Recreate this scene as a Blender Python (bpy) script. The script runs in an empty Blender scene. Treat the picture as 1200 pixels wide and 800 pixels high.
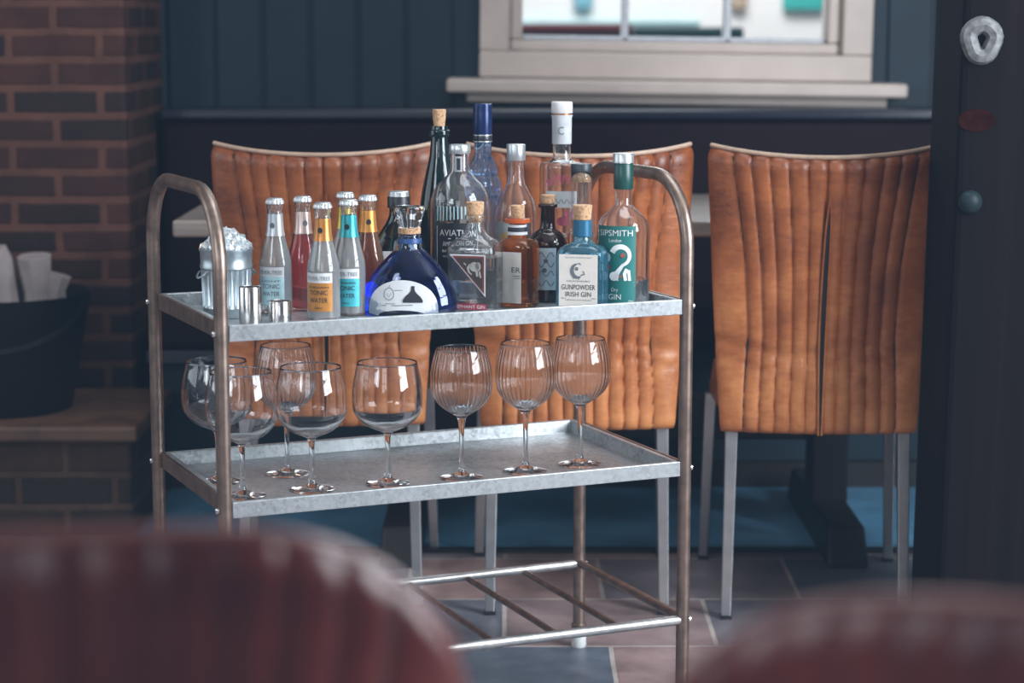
import bpy, math, random
from math import sin, cos, pi, radians as R
random.seed(7)
SC = bpy.context.scene
COL = SC.collection

# ------------------------------------------------------------------ helpers
class MB:
    def __init__(s): s.v, s.f = [], []
    def add(s, verts, faces):
        o = len(s.v); s.v += [tuple(p) for p in verts]; s.f += [tuple(i + o for i in f) for f in faces]; return s
    def box(s, a, b):
        x0, y0, z0 = a; x1, y1, z1 = b
        return s.add([(x0,y0,z0),(x1,y0,z0),(x1,y1,z0),(x0,y1,z0),(x0,y0,z1),(x1,y0,z1),(x1,y1,z1),(x0,y1,z1)],
                     [(0,3,2,1),(4,5,6,7),(0,1,5,4),(1,2,6,5),(2,3,7,6),(3,0,4,7)])
    def prism(s, bot, top):
        n = len(bot)
        return s.add(list(bot) + list(top), [tuple(range(n))[::-1], tuple(range(n, 2*n))] + [(i, (i+1) % n, n + (i+1) % n, n + i) for i in range(n)])
    def tube(s, path, r, n=12, caps=True, closed=False):
        P = [tuple(p) for p in path]; m = len(P); rs = r if isinstance(r, (list, tuple)) else [r]*m
        def sub(a, b): return (a[0]-b[0], a[1]-b[1], a[2]-b[2])
        def nrm(a):
            l = math.sqrt(sum(c*c for c in a)) or 1; return (a[0]/l, a[1]/l, a[2]/l)
        def crs(a, b): return (a[1]*b[2]-a[2]*b[1], a[2]*b[0]-a[0]*b[2], a[0]*b[1]-a[1]*b[0])
        vs = []; up = None
        for i in range(m):
            if closed: t = nrm(sub(P[(i+1) % m], P[i-1]))
            else: t = nrm(sub(P[min(i+1, m-1)], P[max(i-1, 0)]))
            if up is None:
                up = (0,0,1) if abs(t[2]) < .9 else (1,0,0)
            a = nrm(crs(up, t)); b = crs(t, a); up = b
            for k in range(n):
                c, d = cos(2*pi*k/n)*rs[i], sin(2*pi*k/n)*rs[i]
                vs.append((P[i][0]+a[0]*c+b[0]*d, P[i][1]+a[1]*c+b[1]*d, P[i][2]+a[2]*c+b[2]*d))
        fs = []
        for i in range(m if closed else m-1):
            j = (i+1) % m
            for k in range(n): fs.append((i*n+k, i*n+(k+1) % n, j*n+(k+1) % n, j*n+k))
        if caps and not closed: fs += [tuple(range(n))[::-1], tuple(range((m-1)*n, m*n))]
        return s.add(vs, fs)
    def loft(s, secs, n=40, c0=True, c1=True, off=(0,0,0), flute=0, famp=0.0):
        """rings of superellipses: (z, a, b, exponent)"""
        vs, fs = [], []
        for sc in secs:
            z, a = sc[0], sc[1]; b = sc[2] if len(sc) > 2 else a; e = sc[3] if len(sc) > 3 else 2
            for k in range(n):
                t = 2*pi*k/n; c, d = cos(t), sin(t)
                m = 1 + famp*cos(flute*t) if flute else 1
                vs.append((off[0]+a*m*math.copysign(abs(c)**(2/e), c), off[1]+b*m*math.copysign(abs(d)**(2/e), d), off[2]+z))
        m = len(secs)
        for i in range(m-1):
            for k in range(n): fs.append((i*n+k, i*n+(k+1) % n, (i+1)*n+(k+1) % n, (i+1)*n+k))
        if c0:
            vs.append((off[0], off[1], off[2]+secs[0][0])); c = len(vs)-1
            fs += [(c, (k+1) % n, k) for k in range(n)]
        if c1:
            vs.append((off[0], off[1], off[2]+secs[-1][0])); c = len(vs)-1; o = (m-1)*n
            fs += [(c, o+k, o+(k+1) % n) for k in range(n)]
        return s.add(vs, fs)
    def build(s, name, mat, parent=None, smooth=True, angle=38, bevel=0):
        me = bpy.data.meshes.new(name); me.from_pydata(s.v, [], s.f); me.update()
        for m_ in (mat if isinstance(mat, list) else [mat]): me.materials.append(m_)
        o = bpy.data.objects.new(name, me); COL.objects.link(o)
        if parent: o.parent = parent
        if bevel:
            b = o.modifiers.new('bevel', 'BEVEL'); b.width = bevel; b.segments = 2; b.limit_method = 'ANGLE'
        if smooth:
            for p in me.polygons: p.use_smooth = True
            if angle < 170: me.set_sharp_from_angle(angle=R(angle))
        return o

def tag(o, label, cat, group=None, kind=None):
    if label: o['label'] = label
    if cat: o['category'] = cat
    if group: o['group'] = group
    if kind: o['kind'] = kind
    return o
def thing(name, label, cat, loc=(0,0,0), rz=0, group=None):
    o = bpy.data.objects.new(name, None); COL.objects.link(o); o.empty_display_size = .05
    o.location = loc; o.rotation_euler = (0, 0, rz); return tag(o, label, cat, group)
def struct(o): o['kind'] = 'structure'; return o
def copy_tree(o, parent=None):
    c = o.copy(); COL.objects.link(c)
    if parent: c.parent = parent
    for ch in list(o.children): copy_tree(ch, c)
    return c
def lerp(a, b, t): return a + (b-a)*t
def interp(pts, x):
    if x <= pts[0][0]: return pts[0][1]
    for (a, b), (c, d) in zip(pts, pts[1:]):
        if x <= c: return lerp(b, d, (x-a)/(c-a))
    return pts[-1][1]
def smooth_secs(secs, k=4):
    """Catmull-Rom through a bottle profile; a section ending in 'k' True keeps a crease"""
    out = []
    n = len(secs)
    S = [tuple(list(s) + [s[1]]*(1 if len(s) < 3 else 0) + [2]*(1 if len(s) < 4 else 0)) for s in secs]
    S = [(s[0], s[1], s[2], s[3]) for s in S]
    for i in range(n-1):
        p0, p1, p2, p3 = S[max(i-1, 0)], S[i], S[i+1], S[min(i+2, n-1)]
        for j in range(k):
            t = j/k
            q = []
            for c in range(4):
                # limited slopes avoid overshoot
                d = p2[c]-p1[c]
                m1 = (p2[c]-p0[c])/2; m2 = (p3[c]-p1[c])/2
                if d == 0: m1 = m2 = 0
                else:
                    m1 = max(0, min(m1/d, 2.5))*d; m2 = max(0, min(m2/d, 2.5))*d
                q.append((2*t**3-3*t**2+1)*p1[c]+(t**3-2*t**2+t)*m1+(-2*t**3+3*t**2)*p2[c]+(t**3-t**2)*m2)
            out.append(tuple(q))
    out.append(S[-1]); return out

# ------------------------------------------------------------------ materials
def mat(name):
    m = bpy.data.materials.new(name); m.use_nodes = True
    nt = m.node_tree; b = nt.nodes['Principled BSDF']; return m, nt, b
def N(nt, t, **kw):
    n = nt.nodes.new(t)
    for k, v in kw.items():
        if k in n.inputs: n.inputs[k].default_value = v
        else: setattr(n, k, v)
    return n
def ramp(nt, fac, cols):
    r = nt.nodes.new('ShaderNodeValToRGB'); e = r.color_ramp.elements
    while len(e) < len(cols): e.new(.5)
    for el, (p, c) in zip(e, cols): el.position = p; el.color = (*c, 1)
    nt.links.new(fac, r.inputs[0]); return r.outputs[0]
def plain(name, c, rough=.5, metal=0, spec=.5, var=.12, scale=60, coat=0, emit=0, bump=0):
    m, nt, b = mat(name)
    tc = N(nt, 'ShaderNodeTexCoord'); no = N(nt, 'ShaderNodeTexNoise', Scale=scale, Detail=4.0)
    nt.links.new(tc.outputs['Object'], no.inputs['Vector'])
    o = ramp(nt, no.outputs['Fac'], [(.3, tuple(x*(1-var) for x in c)), (.7, tuple(min(1, x*(1+var)) for x in c))])
    nt.links.new(o, b.inputs['Base Color'])
    b.inputs['Roughness'].default_value = rough; b.inputs['Metallic'].default_value = metal
    b.inputs['Specular IOR Level'].default_value = spec; b.inputs['Coat Weight'].default_value = coat
    if bump:
        bp = N(nt, 'ShaderNodeBump', Strength=bump, Distance=.002); nt.links.new(no.outputs['Fac'], bp.inputs['Height']); nt.links.new(bp.outputs[0], b.inputs['Normal'])
    return m
def glass(name, c=(1,1,1), rough=0.0, ior=1.47, milk=0.0):
    m, nt, b = mat(name)
    b.inputs['Base Color'].default_value = (*c, 1); b.inputs['Transmission Weight'].default_value = 1-milk
    b.inputs['Roughness'].default_value = rough; b.inputs['IOR'].default_value = ior
    return m

def galvanised(name, base=(.36,.385,.40), dark=(.20,.215,.225), sc=1.0, rough=.38):
    m, nt, b = mat(name)
    tc = N(nt, 'ShaderNodeTexCoord')
    vo = N(nt, 'ShaderNodeTexVoronoi', Scale=170*sc); n1 = N(nt, 'ShaderNodeTexNoise', Scale=9*sc, Detail=6.0, Roughness=.65)
    n2 = N(nt, 'ShaderNodeTexNoise', Scale=420*sc, Detail=2.0)
    for q in (vo, n1, n2): nt.links.new(tc.outputs['Object'], q.inputs['Vector'])
    sp = N(nt, 'ShaderNodeSeparateColor'); nt.links.new(vo.outputs['Color'], sp.inputs[0])
    a = N(nt, 'ShaderNodeMath', operation='MULTIPLY_ADD'); a.inputs[1].default_value = .35; nt.links.new(sp.outputs[0], a.inputs[0]); nt.links.new(n1.outputs['Fac'], a.inputs[2])
    a2 = N(nt, 'ShaderNodeMath', operation='MULTIPLY_ADD'); a2.inputs[1].default_value = .3; nt.links.new(n2.outputs['Fac'], a2.inputs[0]); nt.links.new(a.outputs[0], a2.inputs[2])
    o = ramp(nt, a2.outputs[0], [(.45, dark), (.75, base), (1.0, tuple(min(1, x*1.25) for x in base))])
    nt.links.new(o, b.inputs['Base Color']); b.inputs['Metallic'].default_value = .45
    mr = N(nt, 'ShaderNodeMapRange'); mr.inputs['To Min'].default_value = rough+.16; mr.inputs['To Max'].default_value = rough-.06
    nt.links.new(a2.outputs[0], mr.inputs[0]); nt.links.new(mr.outputs[0], b.inputs['Roughness'])
    bp = N(nt, 'ShaderNodeBump', Strength=.12, Distance=.001); nt.links.new(a2.outputs[0], bp.inputs['Height']); nt.links.new(bp.outputs[0], b.inputs['Normal'])
    return m
def leather(name, c1, c2, c3, rough=.36):
    m, nt, b = mat(name)
    tc = N(nt, 'ShaderNodeTexCoord'); n1 = N(nt, 'ShaderNodeTexNoise', Scale=7.0, Detail=7.0, Roughness=.62)
    n2 = N(nt, 'ShaderNodeTexNoise', Scale=55.0, Detail=6.0, Roughness=.7); vo = N(nt, 'ShaderNodeTexVoronoi', Scale=260.0)
    mp = N(nt, 'ShaderNodeMapping'); mp.inputs['Scale'].default_value = (.6, .6, 2.2)
    nt.links.new(tc.outputs['Object'], mp.inputs[0])
    for q in (n1, vo): nt.links.new(tc.outputs['Object'], q.inputs['Vector'])
    nt.links.new(mp.outputs[0], n2.inputs['Vector'])
    sx = N(nt, 'ShaderNodeSeparateXYZ'); nt.links.new(tc.outputs['Object'], sx.inputs[0])
    # lower half of the back is more worn and paler
    mr = N(nt, 'ShaderNodeMapRange'); mr.inputs['From Min'].default_value = .92; mr.inputs['From Max'].default_value = .40; mr.inputs['To Min'].default_value = -.17; mr.inputs['To Max'].default_value = .20
    nt.links.new(sx.outputs['Z'], mr.inputs[0])
    a = N(nt, 'ShaderNodeMath', operation='ADD'); nt.links.new(n1.outputs['Fac'], a.inputs[0]); nt.links.new(mr.outputs[0], a.inputs[1])
    a2 = N(nt, 'ShaderNodeMath', operation='MULTIPLY_ADD'); a2.inputs[1].default_value = .3; nt.links.new(n2.outputs['Fac'], a2.inputs[0]); nt.links.new(a.outputs[0], a2.inputs[2])
    o = ramp(nt, a2.outputs[0], [(.42, c1), (.68, c2), (.95, c3)])
    nt.links.new(o, b.inputs['Base Color']); b.inputs['Roughness'].default_value = rough; b.inputs['Specular IOR Level'].default_value = .5
    a3 = N(nt, 'ShaderNodeMath', operation='MULTIPLY_ADD'); a3.inputs[1].default_value = .25; nt.links.new(vo.outputs['Distance'], a3.inputs[0]); nt.links.new(n2.outputs['Fac'], a3.inputs[2])
    bp = N(nt, 'ShaderNodeBump', Strength=.22, Distance=.004); nt.links.new(a3.outputs[0], bp.inputs['Height']); nt.links.new(bp.outputs[0], b.inputs['Normal'])
    return m
def bricks(name, w, h, mortar, c1, c2, cm, plane, shift=(0,0), rough=.8, bump=.6, offset=.5, var=.5, nscale=9.0, sat=None, spec=.3):
    m, nt, b = mat(name)
    tc = N(nt, 'ShaderNodeTexCoord'); sx = N(nt, 'ShaderNodeSeparateXYZ'); nt.links.new(tc.outputs['Object'], sx.inputs[0])
    cx = N(nt, 'ShaderNodeCombineXYZ')
    if plane == 'wall':
        ad = N(nt, 'ShaderNodeMath', operation='ADD'); nt.links.new(sx.outputs['X'], ad.inputs[0]); nt.links.new(sx.outputs['Y'], ad.inputs[1]); u, v = ad.outputs[0], sx.outputs['Z']
    else: u, v = sx.outputs['X'], sx.outputs['Y']
    for i, (q, sh) in enumerate(((u, shift[0]), (v, shift[1]))):
        s_ = N(nt, 'ShaderNodeMath', operation='ADD'); s_.inputs[1].default_value = sh; nt.links.new(q, s_.inputs[0]); nt.links.new(s_.outputs[0], cx.inputs[i])
    dn = N(nt, 'ShaderNodeTexNoise', Scale=14.0, Detail=3.0); nt.links.new(tc.outputs['Object'], dn.inputs['Vector'])
    vm = N(nt, 'ShaderNodeVectorMath', operation='SCALE'); vm.inputs['Scale'].default_value = mortar*.7; nt.links.new(dn.outputs['Color'], vm.inputs[0])
    va = N(nt, 'ShaderNodeVectorMath', operation='ADD'); nt.links.new(cx.outputs[0], va.inputs[0]); nt.links.new(vm.outputs[0], va.inputs[1])
    br = N(nt, 'ShaderNodeTexBrick', Scale=1.0); br.offset = offset
    br.inputs['Color1'].default_value = (*c1, 1); br.inputs['Color2'].default_value = (*c2, 1); br.inputs['Mortar'].default_value = (*cm, 1)
    br.inputs['Mortar Size'].default_value = mortar; br.inputs['Mortar Smooth'].default_value = .25
    br.inputs['Brick Width'].default_value = w; br.inputs['Row Height'].default_value = h
    nt.links.new(va.outputs[0], br.inputs['Vector'])
    no = N(nt, 'ShaderNodeTexNoise', Scale=nscale, Detail=7.0, Roughness=.65); nt.links.new(tc.outputs['Object'], no.inputs['Vector'])
    mr = N(nt, 'ShaderNodeMapRange'); mr.inputs['From Min'].default_value = .25; mr.inputs['From Max'].default_value = .75; mr.inputs['To Min'].default_value = 1-var; mr.inputs['To Max'].default_value = 1+var
    nt.links.new(no.outputs['Fac'], mr.inputs[0])
    mx = N(nt, 'ShaderNodeVectorMath', operation='SCALE'); nt.links.new(br.outputs['Color'], mx.inputs[0]); nt.links.new(mr.outputs[0], mx.inputs['Scale'])
    nt.links.new(mx.outputs[0], b.inputs['Base Color']); b.inputs['Specular IOR Level'].default_value = spec
    rr = N(nt, 'ShaderNodeMapRange'); rr.inputs['To Min'].default_value = rough-.12; rr.inputs['To Max'].default_value = rough+.12; nt.links.new(no.outputs['Fac'], rr.inputs[0]); nt.links.new(rr.outputs[0], b.inputs['Roughness'])
    iv = N(nt, 'ShaderNodeMath', operation='MULTIPLY_ADD'); iv.inputs[1].default_value = -1; nt.links.new(br.outputs['Fac'], iv.inputs[0]); nt.links.new(no.outputs['Fac'], iv.inputs[2])
    bp = N(nt, 'ShaderNodeBump', Strength=bump, Distance=.008); nt.links.new(iv.outputs[0], bp.inputs['Height']); nt.links.new(bp.outputs[0], b.inputs['Normal'])
    return m
def wood(name, c1, c2, rough=.45, scale=6.0, stretch=(1, 1, 12), spec=.4, bump=.2):
    m, nt, b = mat(name)
    tc = N(nt, 'ShaderNodeTexCoord'); mp = N(nt, 'ShaderNodeMapping'); mp.inputs['Scale'].default_value = tuple(1/s*scale if s > 1 else scale*4 for s in stretch)
    no = N(nt, 'ShaderNodeTexNoise', Scale=1.0, Detail=6.0, Roughness=.6, Distortion=.6)
    nt.links.new(tc.outputs['Object'], mp.inputs[0]); nt.links.new(mp.outputs[0], no.inputs['Vector'])
    nt.links.new(ramp(nt, no.outputs['Fac'], [(.3, c1), (.7, c2)]), b.inputs['Base Color'])
    b.inputs['Roughness'].default_value = rough; b.inputs['Specular IOR Level'].default_value = spec
    bp = N(nt, 'ShaderNodeBump', Strength=bump, Distance=.003); nt.links.new(no.outputs['Fac'], bp.inputs['Height']); nt.links.new(bp.outputs[0], b.inputs['Normal'])
    return m
def cork_mat():
    m, nt, b = mat('cork')
    tc = N(nt, 'ShaderNodeTexCoord'); no = N(nt, 'ShaderNodeTexNoise', Scale=260.0, Detail=4.0, Roughness=.7); nt.links.new(tc.outputs['Object'], no.inputs['Vector'])
    nt.links.new(ramp(nt, no.outputs['Fac'], [(.32, (.22,.10,.045)), (.5, (.56,.34,.19)), (.8, (.70,.46,.28))]), b.inputs['Base Color']); b.inputs['Roughness'].default_value = .8
    bp = N(nt, 'ShaderNodeBump', Strength=.3, Distance=.001); nt.links.new(no.outputs['Fac'], bp.inputs['Height']); nt.links.new(bp.outputs[0], b.inputs['Normal'])
    return m

M = {}
M['galv'] = galvanised('galvanised_steel')
M['galv_bin'] = plain('galvanised_bin', (.42,.49,.53), .34, .8, .5, .22, 28)
M['frame'] = plain('bronzed_steel', (.27,.20,.165), .38, .85, .5, .3, 45)
M['rail'] = plain('grey_steel', (.42,.42,.42), .38, .85, .5, .25, 40)
M['bolt'] = plain('zinc_bolt', (.7,.7,.74), .25, 1)
M['white_plastic'] = plain('white_plastic', (.72,.74,.72), .45)
M['leather'] = leather('cognac_leather', (.13,.030,.010), (.36,.108,.032), (.62,.245,.085))
M['leather_dark'] = leather('oxblood_leather', (.075,.012,.009), (.145,.026,.019), (.21,.05,.034), .25)
M['seam'] = plain('dark_seam', (.028,.014,.010), .6)
M['gap'] = plain('dark_gap', (.006,.005,.006), .8)
M['piping'] = plain('highlit_stitching', (.42,.29,.21), .45)  # stitched piping, with the top-edge highlight put into its pale tan
M['chair_leg'] = plain('brushed_steel', (.52,.54,.55), .33, .9, .5, .1, 30)
M['dark_wood'] = wood('dark_oak', (.006,.005,.006), (.016,.011,.010), .48, 6, (1,1,12))
M['table_wood'] = wood('table_oak', (.20,.16,.14), (.34,.29,.26), .30, 5, (12,1,1), .6)
M['pillar_wood'] = wood('pillar_oak', (.004,.003,.0035), (.010,.006,.007), .75, 6, (1,1,14), .06, .3)
M['navy'] = plain('navy_paint', (.009,.023,.037), .55, 0, .3, .1, 8)
M['bench_leather'] = plain('bench_leather', (.010,.003,.006), .6, 0, .12, .2, 20)
M['bench_rail'] = plain('bench_rail_gloss', (.012,.016,.030), .22, 0, .6, .1, 20)
M['window_paint'] = plain('stone_paint', (.53,.45,.405), .45, 0, .5, .06, 10)
def thin_glass(name):
    m, nt, b = mat(name); out = nt.nodes['Material Output']; nt.nodes.remove(b)
    tr = N(nt, 'ShaderNodeBsdfTransparent'); gl = N(nt, 'ShaderNodeBsdfGlossy', Roughness=.02); fr = N(nt, 'ShaderNodeFresnel', IOR=1.45)
    tr.inputs['Color'].default_value = (.96,.985,.98,1)
    mx = N(nt, 'ShaderNodeMixShader'); nt.links.new(fr.outputs[0], mx.inputs[0]); nt.links.new(tr.outputs[0], mx.inputs[1]); nt.links.new(gl.outputs[0], mx.inputs[2])
    nt.links.new(mx.outputs[0], out.inputs['Surface']); return m
M['pane'] = thin_glass('window_glass')
M['brick'] = bricks('chimney_brick', .218, .0677, .0115, (.014,.008,.009), (.050,.017,.013), (.090,.038,.027), 'wall', (.045, .012), .8, .8)
M['hearth'] = bricks('hearth_brick', .218, .075, .0095, (.022,.016,.014), (.055,.028,.020), (.08,.045,.032), 'wall', (.1,.0), .75, .8)
M['hearth_slab'] = plain('hearth_slab', (.12,.062,.038), .5, 0, .5, .4, 12, bump=.4)
M['floor'] = bricks('slate_tiles', .40, .33, .005, (.10,.13,.17), (.34,.22,.20), (.45,.40,.37), 'floor', (.213, .09), .42, .35, .5, .55, 6.0, spec=.5)
M['bucket'] = plain('black_iron', (.008,.009,.011), .5, .3)
M['paper'] = plain('crumpled_paper', (.30,.26,.26), .8, var=.2, scale=20)
M['cork'] = cork_mat()
M['clear'] = glass('clear_glass', (.985,.995,1.0), 0.0, 1.47, .015)
M['crystal'] = glass('crystal_glass', (.985,.99,1.0), 0.0, 1.5)
M['gin'] = glass('clear_spirit', (.97,.985,.995), 0.0, 1.34, .02)
M['steel'] = plain('polished_steel', (.56,.54,.53), .22, 1, .5, .05, 30)
M['black_cap'] = plain('black_cap', (.012,.013,.016), .4)
M['silver_cap'] = plain('silver_cap', (.62,.66,.69), .32, .75, .5, .05, 40)
M['white_cap'] = plain('white_cap', (.66,.66,.67), .4)
M['black_ink'] = plain('black_ink', (.02,.02,.028), .6)
M['white_ink'] = plain('white_ink', (.78,.80,.80), .55)
M['grey_ink'] = plain('grey_ink', (.14,.16,.18), .6)
M['cream'] = plain('cream_paper', (.74,.69,.64), .6, var=.04)
M['white_label'] = plain('white_paper', (.70,.71,.73), .55, var=.04)

# ------------------------------------------------------------------ lettering
def text_mb(lines, place, mb=None):
    """lines: (text, x, z, width or None, size, align) ; place(x, z) -> 3D point"""
    mb = mb or MB()
    for (txt, x, z, width, size) in lines:
        cu = bpy.data.curves.new('tmp', 'FONT'); cu.body = txt; cu.size = 1; cu.align_x = 'CENTER'; cu.resolution_u = 3
        o = bpy.data.objects.new('tmp', cu); COL.objects.link(o)
        dg = bpy.context.evaluated_depsgraph_get(); dg.update()
        me = bpy.data.meshes.new_from_object(o.evaluated_get(dg))
        if len(me.vertices):
            x0 = min(v.co.x for v in me.vertices); x1 = max(v.co.x for v in me.vertices)
            sx = width/(x1-x0) if width else size; cxm = (x0+x1)/2
            mb.add([place(x+(v.co.x-cxm)*sx, z+v.co.y*size) for v in me.vertices], [tuple(p.vertices) for p in me.polygons])
        bpy.data.objects.remove(o); bpy.data.curves.remove(cu); bpy.data.meshes.remove(me)
    return mb
def on_cyl(r, a0=0.0, lift=.0006):
    def f(x, z):
        t = a0 + x/r; q = r + lift; return (q*sin(t), -q*cos(t), z)
    return f
def on_flat(y):
    return lambda x, z: (x, y, z)
def patch(place, x0, x1, z0, z1, n=14, mb=None):
    mb = mb or MB(); vs = []
    for i in range(n+1):
        x = lerp(x0, x1, i/n); vs += [place(x, z0), place(x, z1)]
    return mb.add(vs, [(2*i, 2*i+2, 2*i+3, 2*i+1) for i in range(n)])
def poly(place, pts, mb=None):
    mb = mb or MB(); return mb.add([place(x, z) for x, z in pts], [tuple(range(len(pts)))])
def outline(place, pts, w, mb=None):
    """closed band of width w along a polygon"""
    mb = mb or MB(); n = len(pts); cx = sum(p[0] for p in pts)/n; cz = sum(p[1] for p in pts)/n
    inn = []
    for x, z in pts:
        d = math.hypot(x-cx, z-cz) or 1; k = 1 - w*1.5/d; inn.append((cx+(x-cx)*k, cz+(z-cz)*k))
    mb.add([place(*p) for p in pts]+[place(*p) for p in inn], [(i, (i+1) % n, n+(i+1) % n, n+i) for i in range(n)]); return mb
def stroke(place, pts, w, mb=None):
    mb = mb or MB(); n = len(pts); L, Rr = [], []
    for i in range(n):
        a = pts[max(i-1, 0)]; b = pts[min(i+1, n-1)]; dx, dz = b[0]-a[0], b[1]-a[1]; l = math.hypot(dx, dz) or 1
        ww = w[i] if isinstance(w, (list, tuple)) else w
        L.append(place(pts[i][0]-dz/l*ww/2, pts[i][1]+dx/l*ww/2)); Rr.append(place(pts[i][0]+dz/l*ww/2, pts[i][1]-dx/l*ww/2))
    mb.add(L+Rr, [(i, n+i, n+i+1, i+1) for i in range(n-1)]); return mb
def disc(place, cx, cz, rx, rz, mb=None, n=18):
    return poly(place, [(cx+rx*cos(2*pi*i/n), cz+rz*sin(2*pi*i/n)) for i in range(n)], mb)

# ------------------------------------------------------------------ the room
WY = 5.75           # face of the panelled wall
ZB = 2.9
struct(MB().box((-3.2, -1.5, -.1), (3.2, 6.1, 0)).build('floor', M['floor'], smooth=False))
m = MB(); m.box((-.85, 4.60, -.02), (3.2, 5.75, .006)); struct(m.build('floor_back', plain('blue_reflection_tint', (.10,.28,.45), .38, 0, .5, .25, 7), smooth=False))  # back floor; its blue colour stands in for the window's sky reflection
m = MB(); m.box((-.85, 4.575, -.02), (3.2, 4.60, .009)); struct(m.build('trim_2', M['dark_wood'], smooth=False))
# panelled wall with the window opening
WX0, WX1, WZ0, WZ1 = -.085, .955, 1.012, 2.35
w = MB()
w.box((-3.2, WY, 0), (WX0, WY+.2, ZB)); w.box((WX1, WY, 0), (3.2, WY+.2, ZB)); w.box((WX0, WY, 0), (WX1, WY+.2, WZ0)); w.box((WX0, WY, WZ1), (WX1, WY+.2, ZB))
k = 0
x = -1.05
while x < 2.4:   # tongue-and-groove boards
    a, b_ = x+.006, x+.122
    for (p, q, z0, z1) in ((a, b_, .85, ZB),):
        if q < WX0-.01 or p > WX1+.01: w.box((p, WY-.012, z0), (q, WY+.01, z1))
        else:
            w.box((p, WY-.012, .85), (q, WY+.01, WZ0-.02))
    x += .128
struct(w.build('wall_back', M['navy'], smooth=False, bevel=.004))
struct(MB().box((-3.2, -1.5, ZB), (3.2, 6.1, ZB+.1)).build('ceiling', plain('ceiling_paint', (.55,.54,.52), .8), smooth=False))

# window: casing, sash, glazing bars, panes, sill (the old frame has sagged a little)
win = thing('window_1', None, None, (.435, WY, 1.012), 0); win.rotation_euler = (0, R(.75), 0); win['kind'] = 'structure'
def wbox(mb, x0, x1, y0, y1, z0, z1): mb.box((x0-.435, y0, z0-1.012), (x1-.435, y1, z1-1.012))
m = MB()
wbox(m, -.088, .958, -.035, .17, 1.005, 1.075)       # bottom casing
wbox(m, -.088, -.008, -.035, .17, 1.075, 2.33); wbox(m, .878, .958, -.035, .17, 1.075, 2.33); wbox(m, -.008, .878, -.035, .17, 2.25, 2.33)
m.build('window_frame', M['window_paint'], win, smooth=False, bevel=.006)
m = MB()
wbox(m, -.008, .878, .0, .13, 1.075, 1.105); wbox(m, -.008, .026, .0, .13, 1.105, 2.25); wbox(m, .842, .878, .0, .13, 1.105, 2.25); wbox(m, .026, .842, .0, .13, 2.21, 2.25)
m.build('sash', M['window_paint'], win, smooth=False, bevel=.008)
m = MB()
for xx in (.293, .568): wbox(m, xx, xx+.018, .03, .10, 1.105, 2.21)
for zz in (1.47, 1.84): wbox(m, .026, .842, .032, .098, zz, zz+.018)
wbox(m, .026, .842, .03, .10, 1.105, 1.118)
m.build('glazing_bars', plain('bar_paint', (.52,.54,.58), .4), win, smooth=False, bevel=.004)
m = MB(); wbox(m, .02, .85, .06, .064, 1.10, 2.22); m.build('pane', M['pane'], win, smooth=False)
m = MB(); wbox(m, -.172, 1.040, -.125, .02, .967, 1.004); m.build('sill', M['window_paint'], win, smooth=False, bevel=.008)
m = MB(); wbox(m, -.12, 1.0, -.05, .02, .94, .967); m.build('sill_moulding', M['window_paint'], win, smooth=False, bevel=.006)

# brick chimney breast and hearth on the left
struct(MB().box((-3.2, 5.2, 0), (-.936, 5.8, ZB)).build('wall_left', M['brick'], smooth=False, bevel=.012))
h = struct(MB().box((-3.2, 4.72, 0), (-.86, 5.2, .225)).build('trim_1', M['hearth'], smooth=False, bevel=.01))
h['label'] = 'raised brick hearth in front of the chimney breast'
MB().box((-3.2, 4.69, .225), (-.84, 5.2, .262)).build('hearth_slab', M['hearth_slab'], h, smooth=False, bevel=.008)

# street beyond the window
struct(MB().box((-6, 6.2, -.12), (8, 14, -.02)).build('ground', plain('pavement', (.35,.35,.36), .8), smooth=False))
bld = thing('building', 'pale building across the street, blurred through the window panes', 'building', (0, 11.5, 0))
MB().box((-5, 0, -.02), (7, .4, 4)).build('facade', plain('white_render', (.75,.74,.75), .7, var=.05, scale=2), bld, smooth=False)
MB().box((.33, -.05, 1.225), (.43, .0, 2.6)).build('shop_window', plain('shop_glass_blue', (.20,.44,.55), .3), bld, smooth=False, bevel=.02)
MB().box((1.44, -.05, 1.215), (1.66, .0, 2.6)).build('shop_door', plain('teal_paint', (.05,.40,.38), .4), bld, smooth=False, bevel=.02)
MB().box((1.16, -.05, 1.22), (1.25, .0, 2.6)).build('poster_board', plain('tan_board', (.42,.33,.25), .6), bld, smooth=False, bevel=.02)
MB().box((-4, -.06, 1.148), (1.0, 0, 1.160)).build('ledge', plain('teal_ledge', (.22,.52,.56), .5), bld, smooth=False)
pl = thing('planter', 'dark red planter box outside, seen through the left window pane', 'planter', (.19, 8.4, 0))
MB().prism([(-.24,-.15,-.02),(.24,-.15,-.02),(.24,.15,-.02),(-.24,.15,-.02)], [(-.27,-.18,1.150),(.27,-.18,1.150),(.27,.18,1.150),(-.27,.18,1.150)]).build('planter_box', plain('dark_red_paint', (.16,.018,.022), .5), pl, smooth=False, bevel=.01)
MB().box((-.285,-.195,1.108), (.285,.195,1.124)).build('planter_rim', plain('dark_trim', (.02,.02,.025), .5), pl, smooth=False)
pl = thing('planter', 'dark green trough planter outside, seen through the middle window pane', 'planter', (.72, 8.9, 0))
MB().prism([(-.20,-.15,-.02),(.20,-.15,-.02),(.20,.15,-.02),(-.20,.15,-.02)], [(-.22,-.18,1.136),(.22,-.18,1.136),(.22,.18,1.136),(-.22,.18,1.136)]).build('planter_box', plain('dark_green_paint', (.02,.06,.065), .5), pl, smooth=False, bevel=.01)

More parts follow.
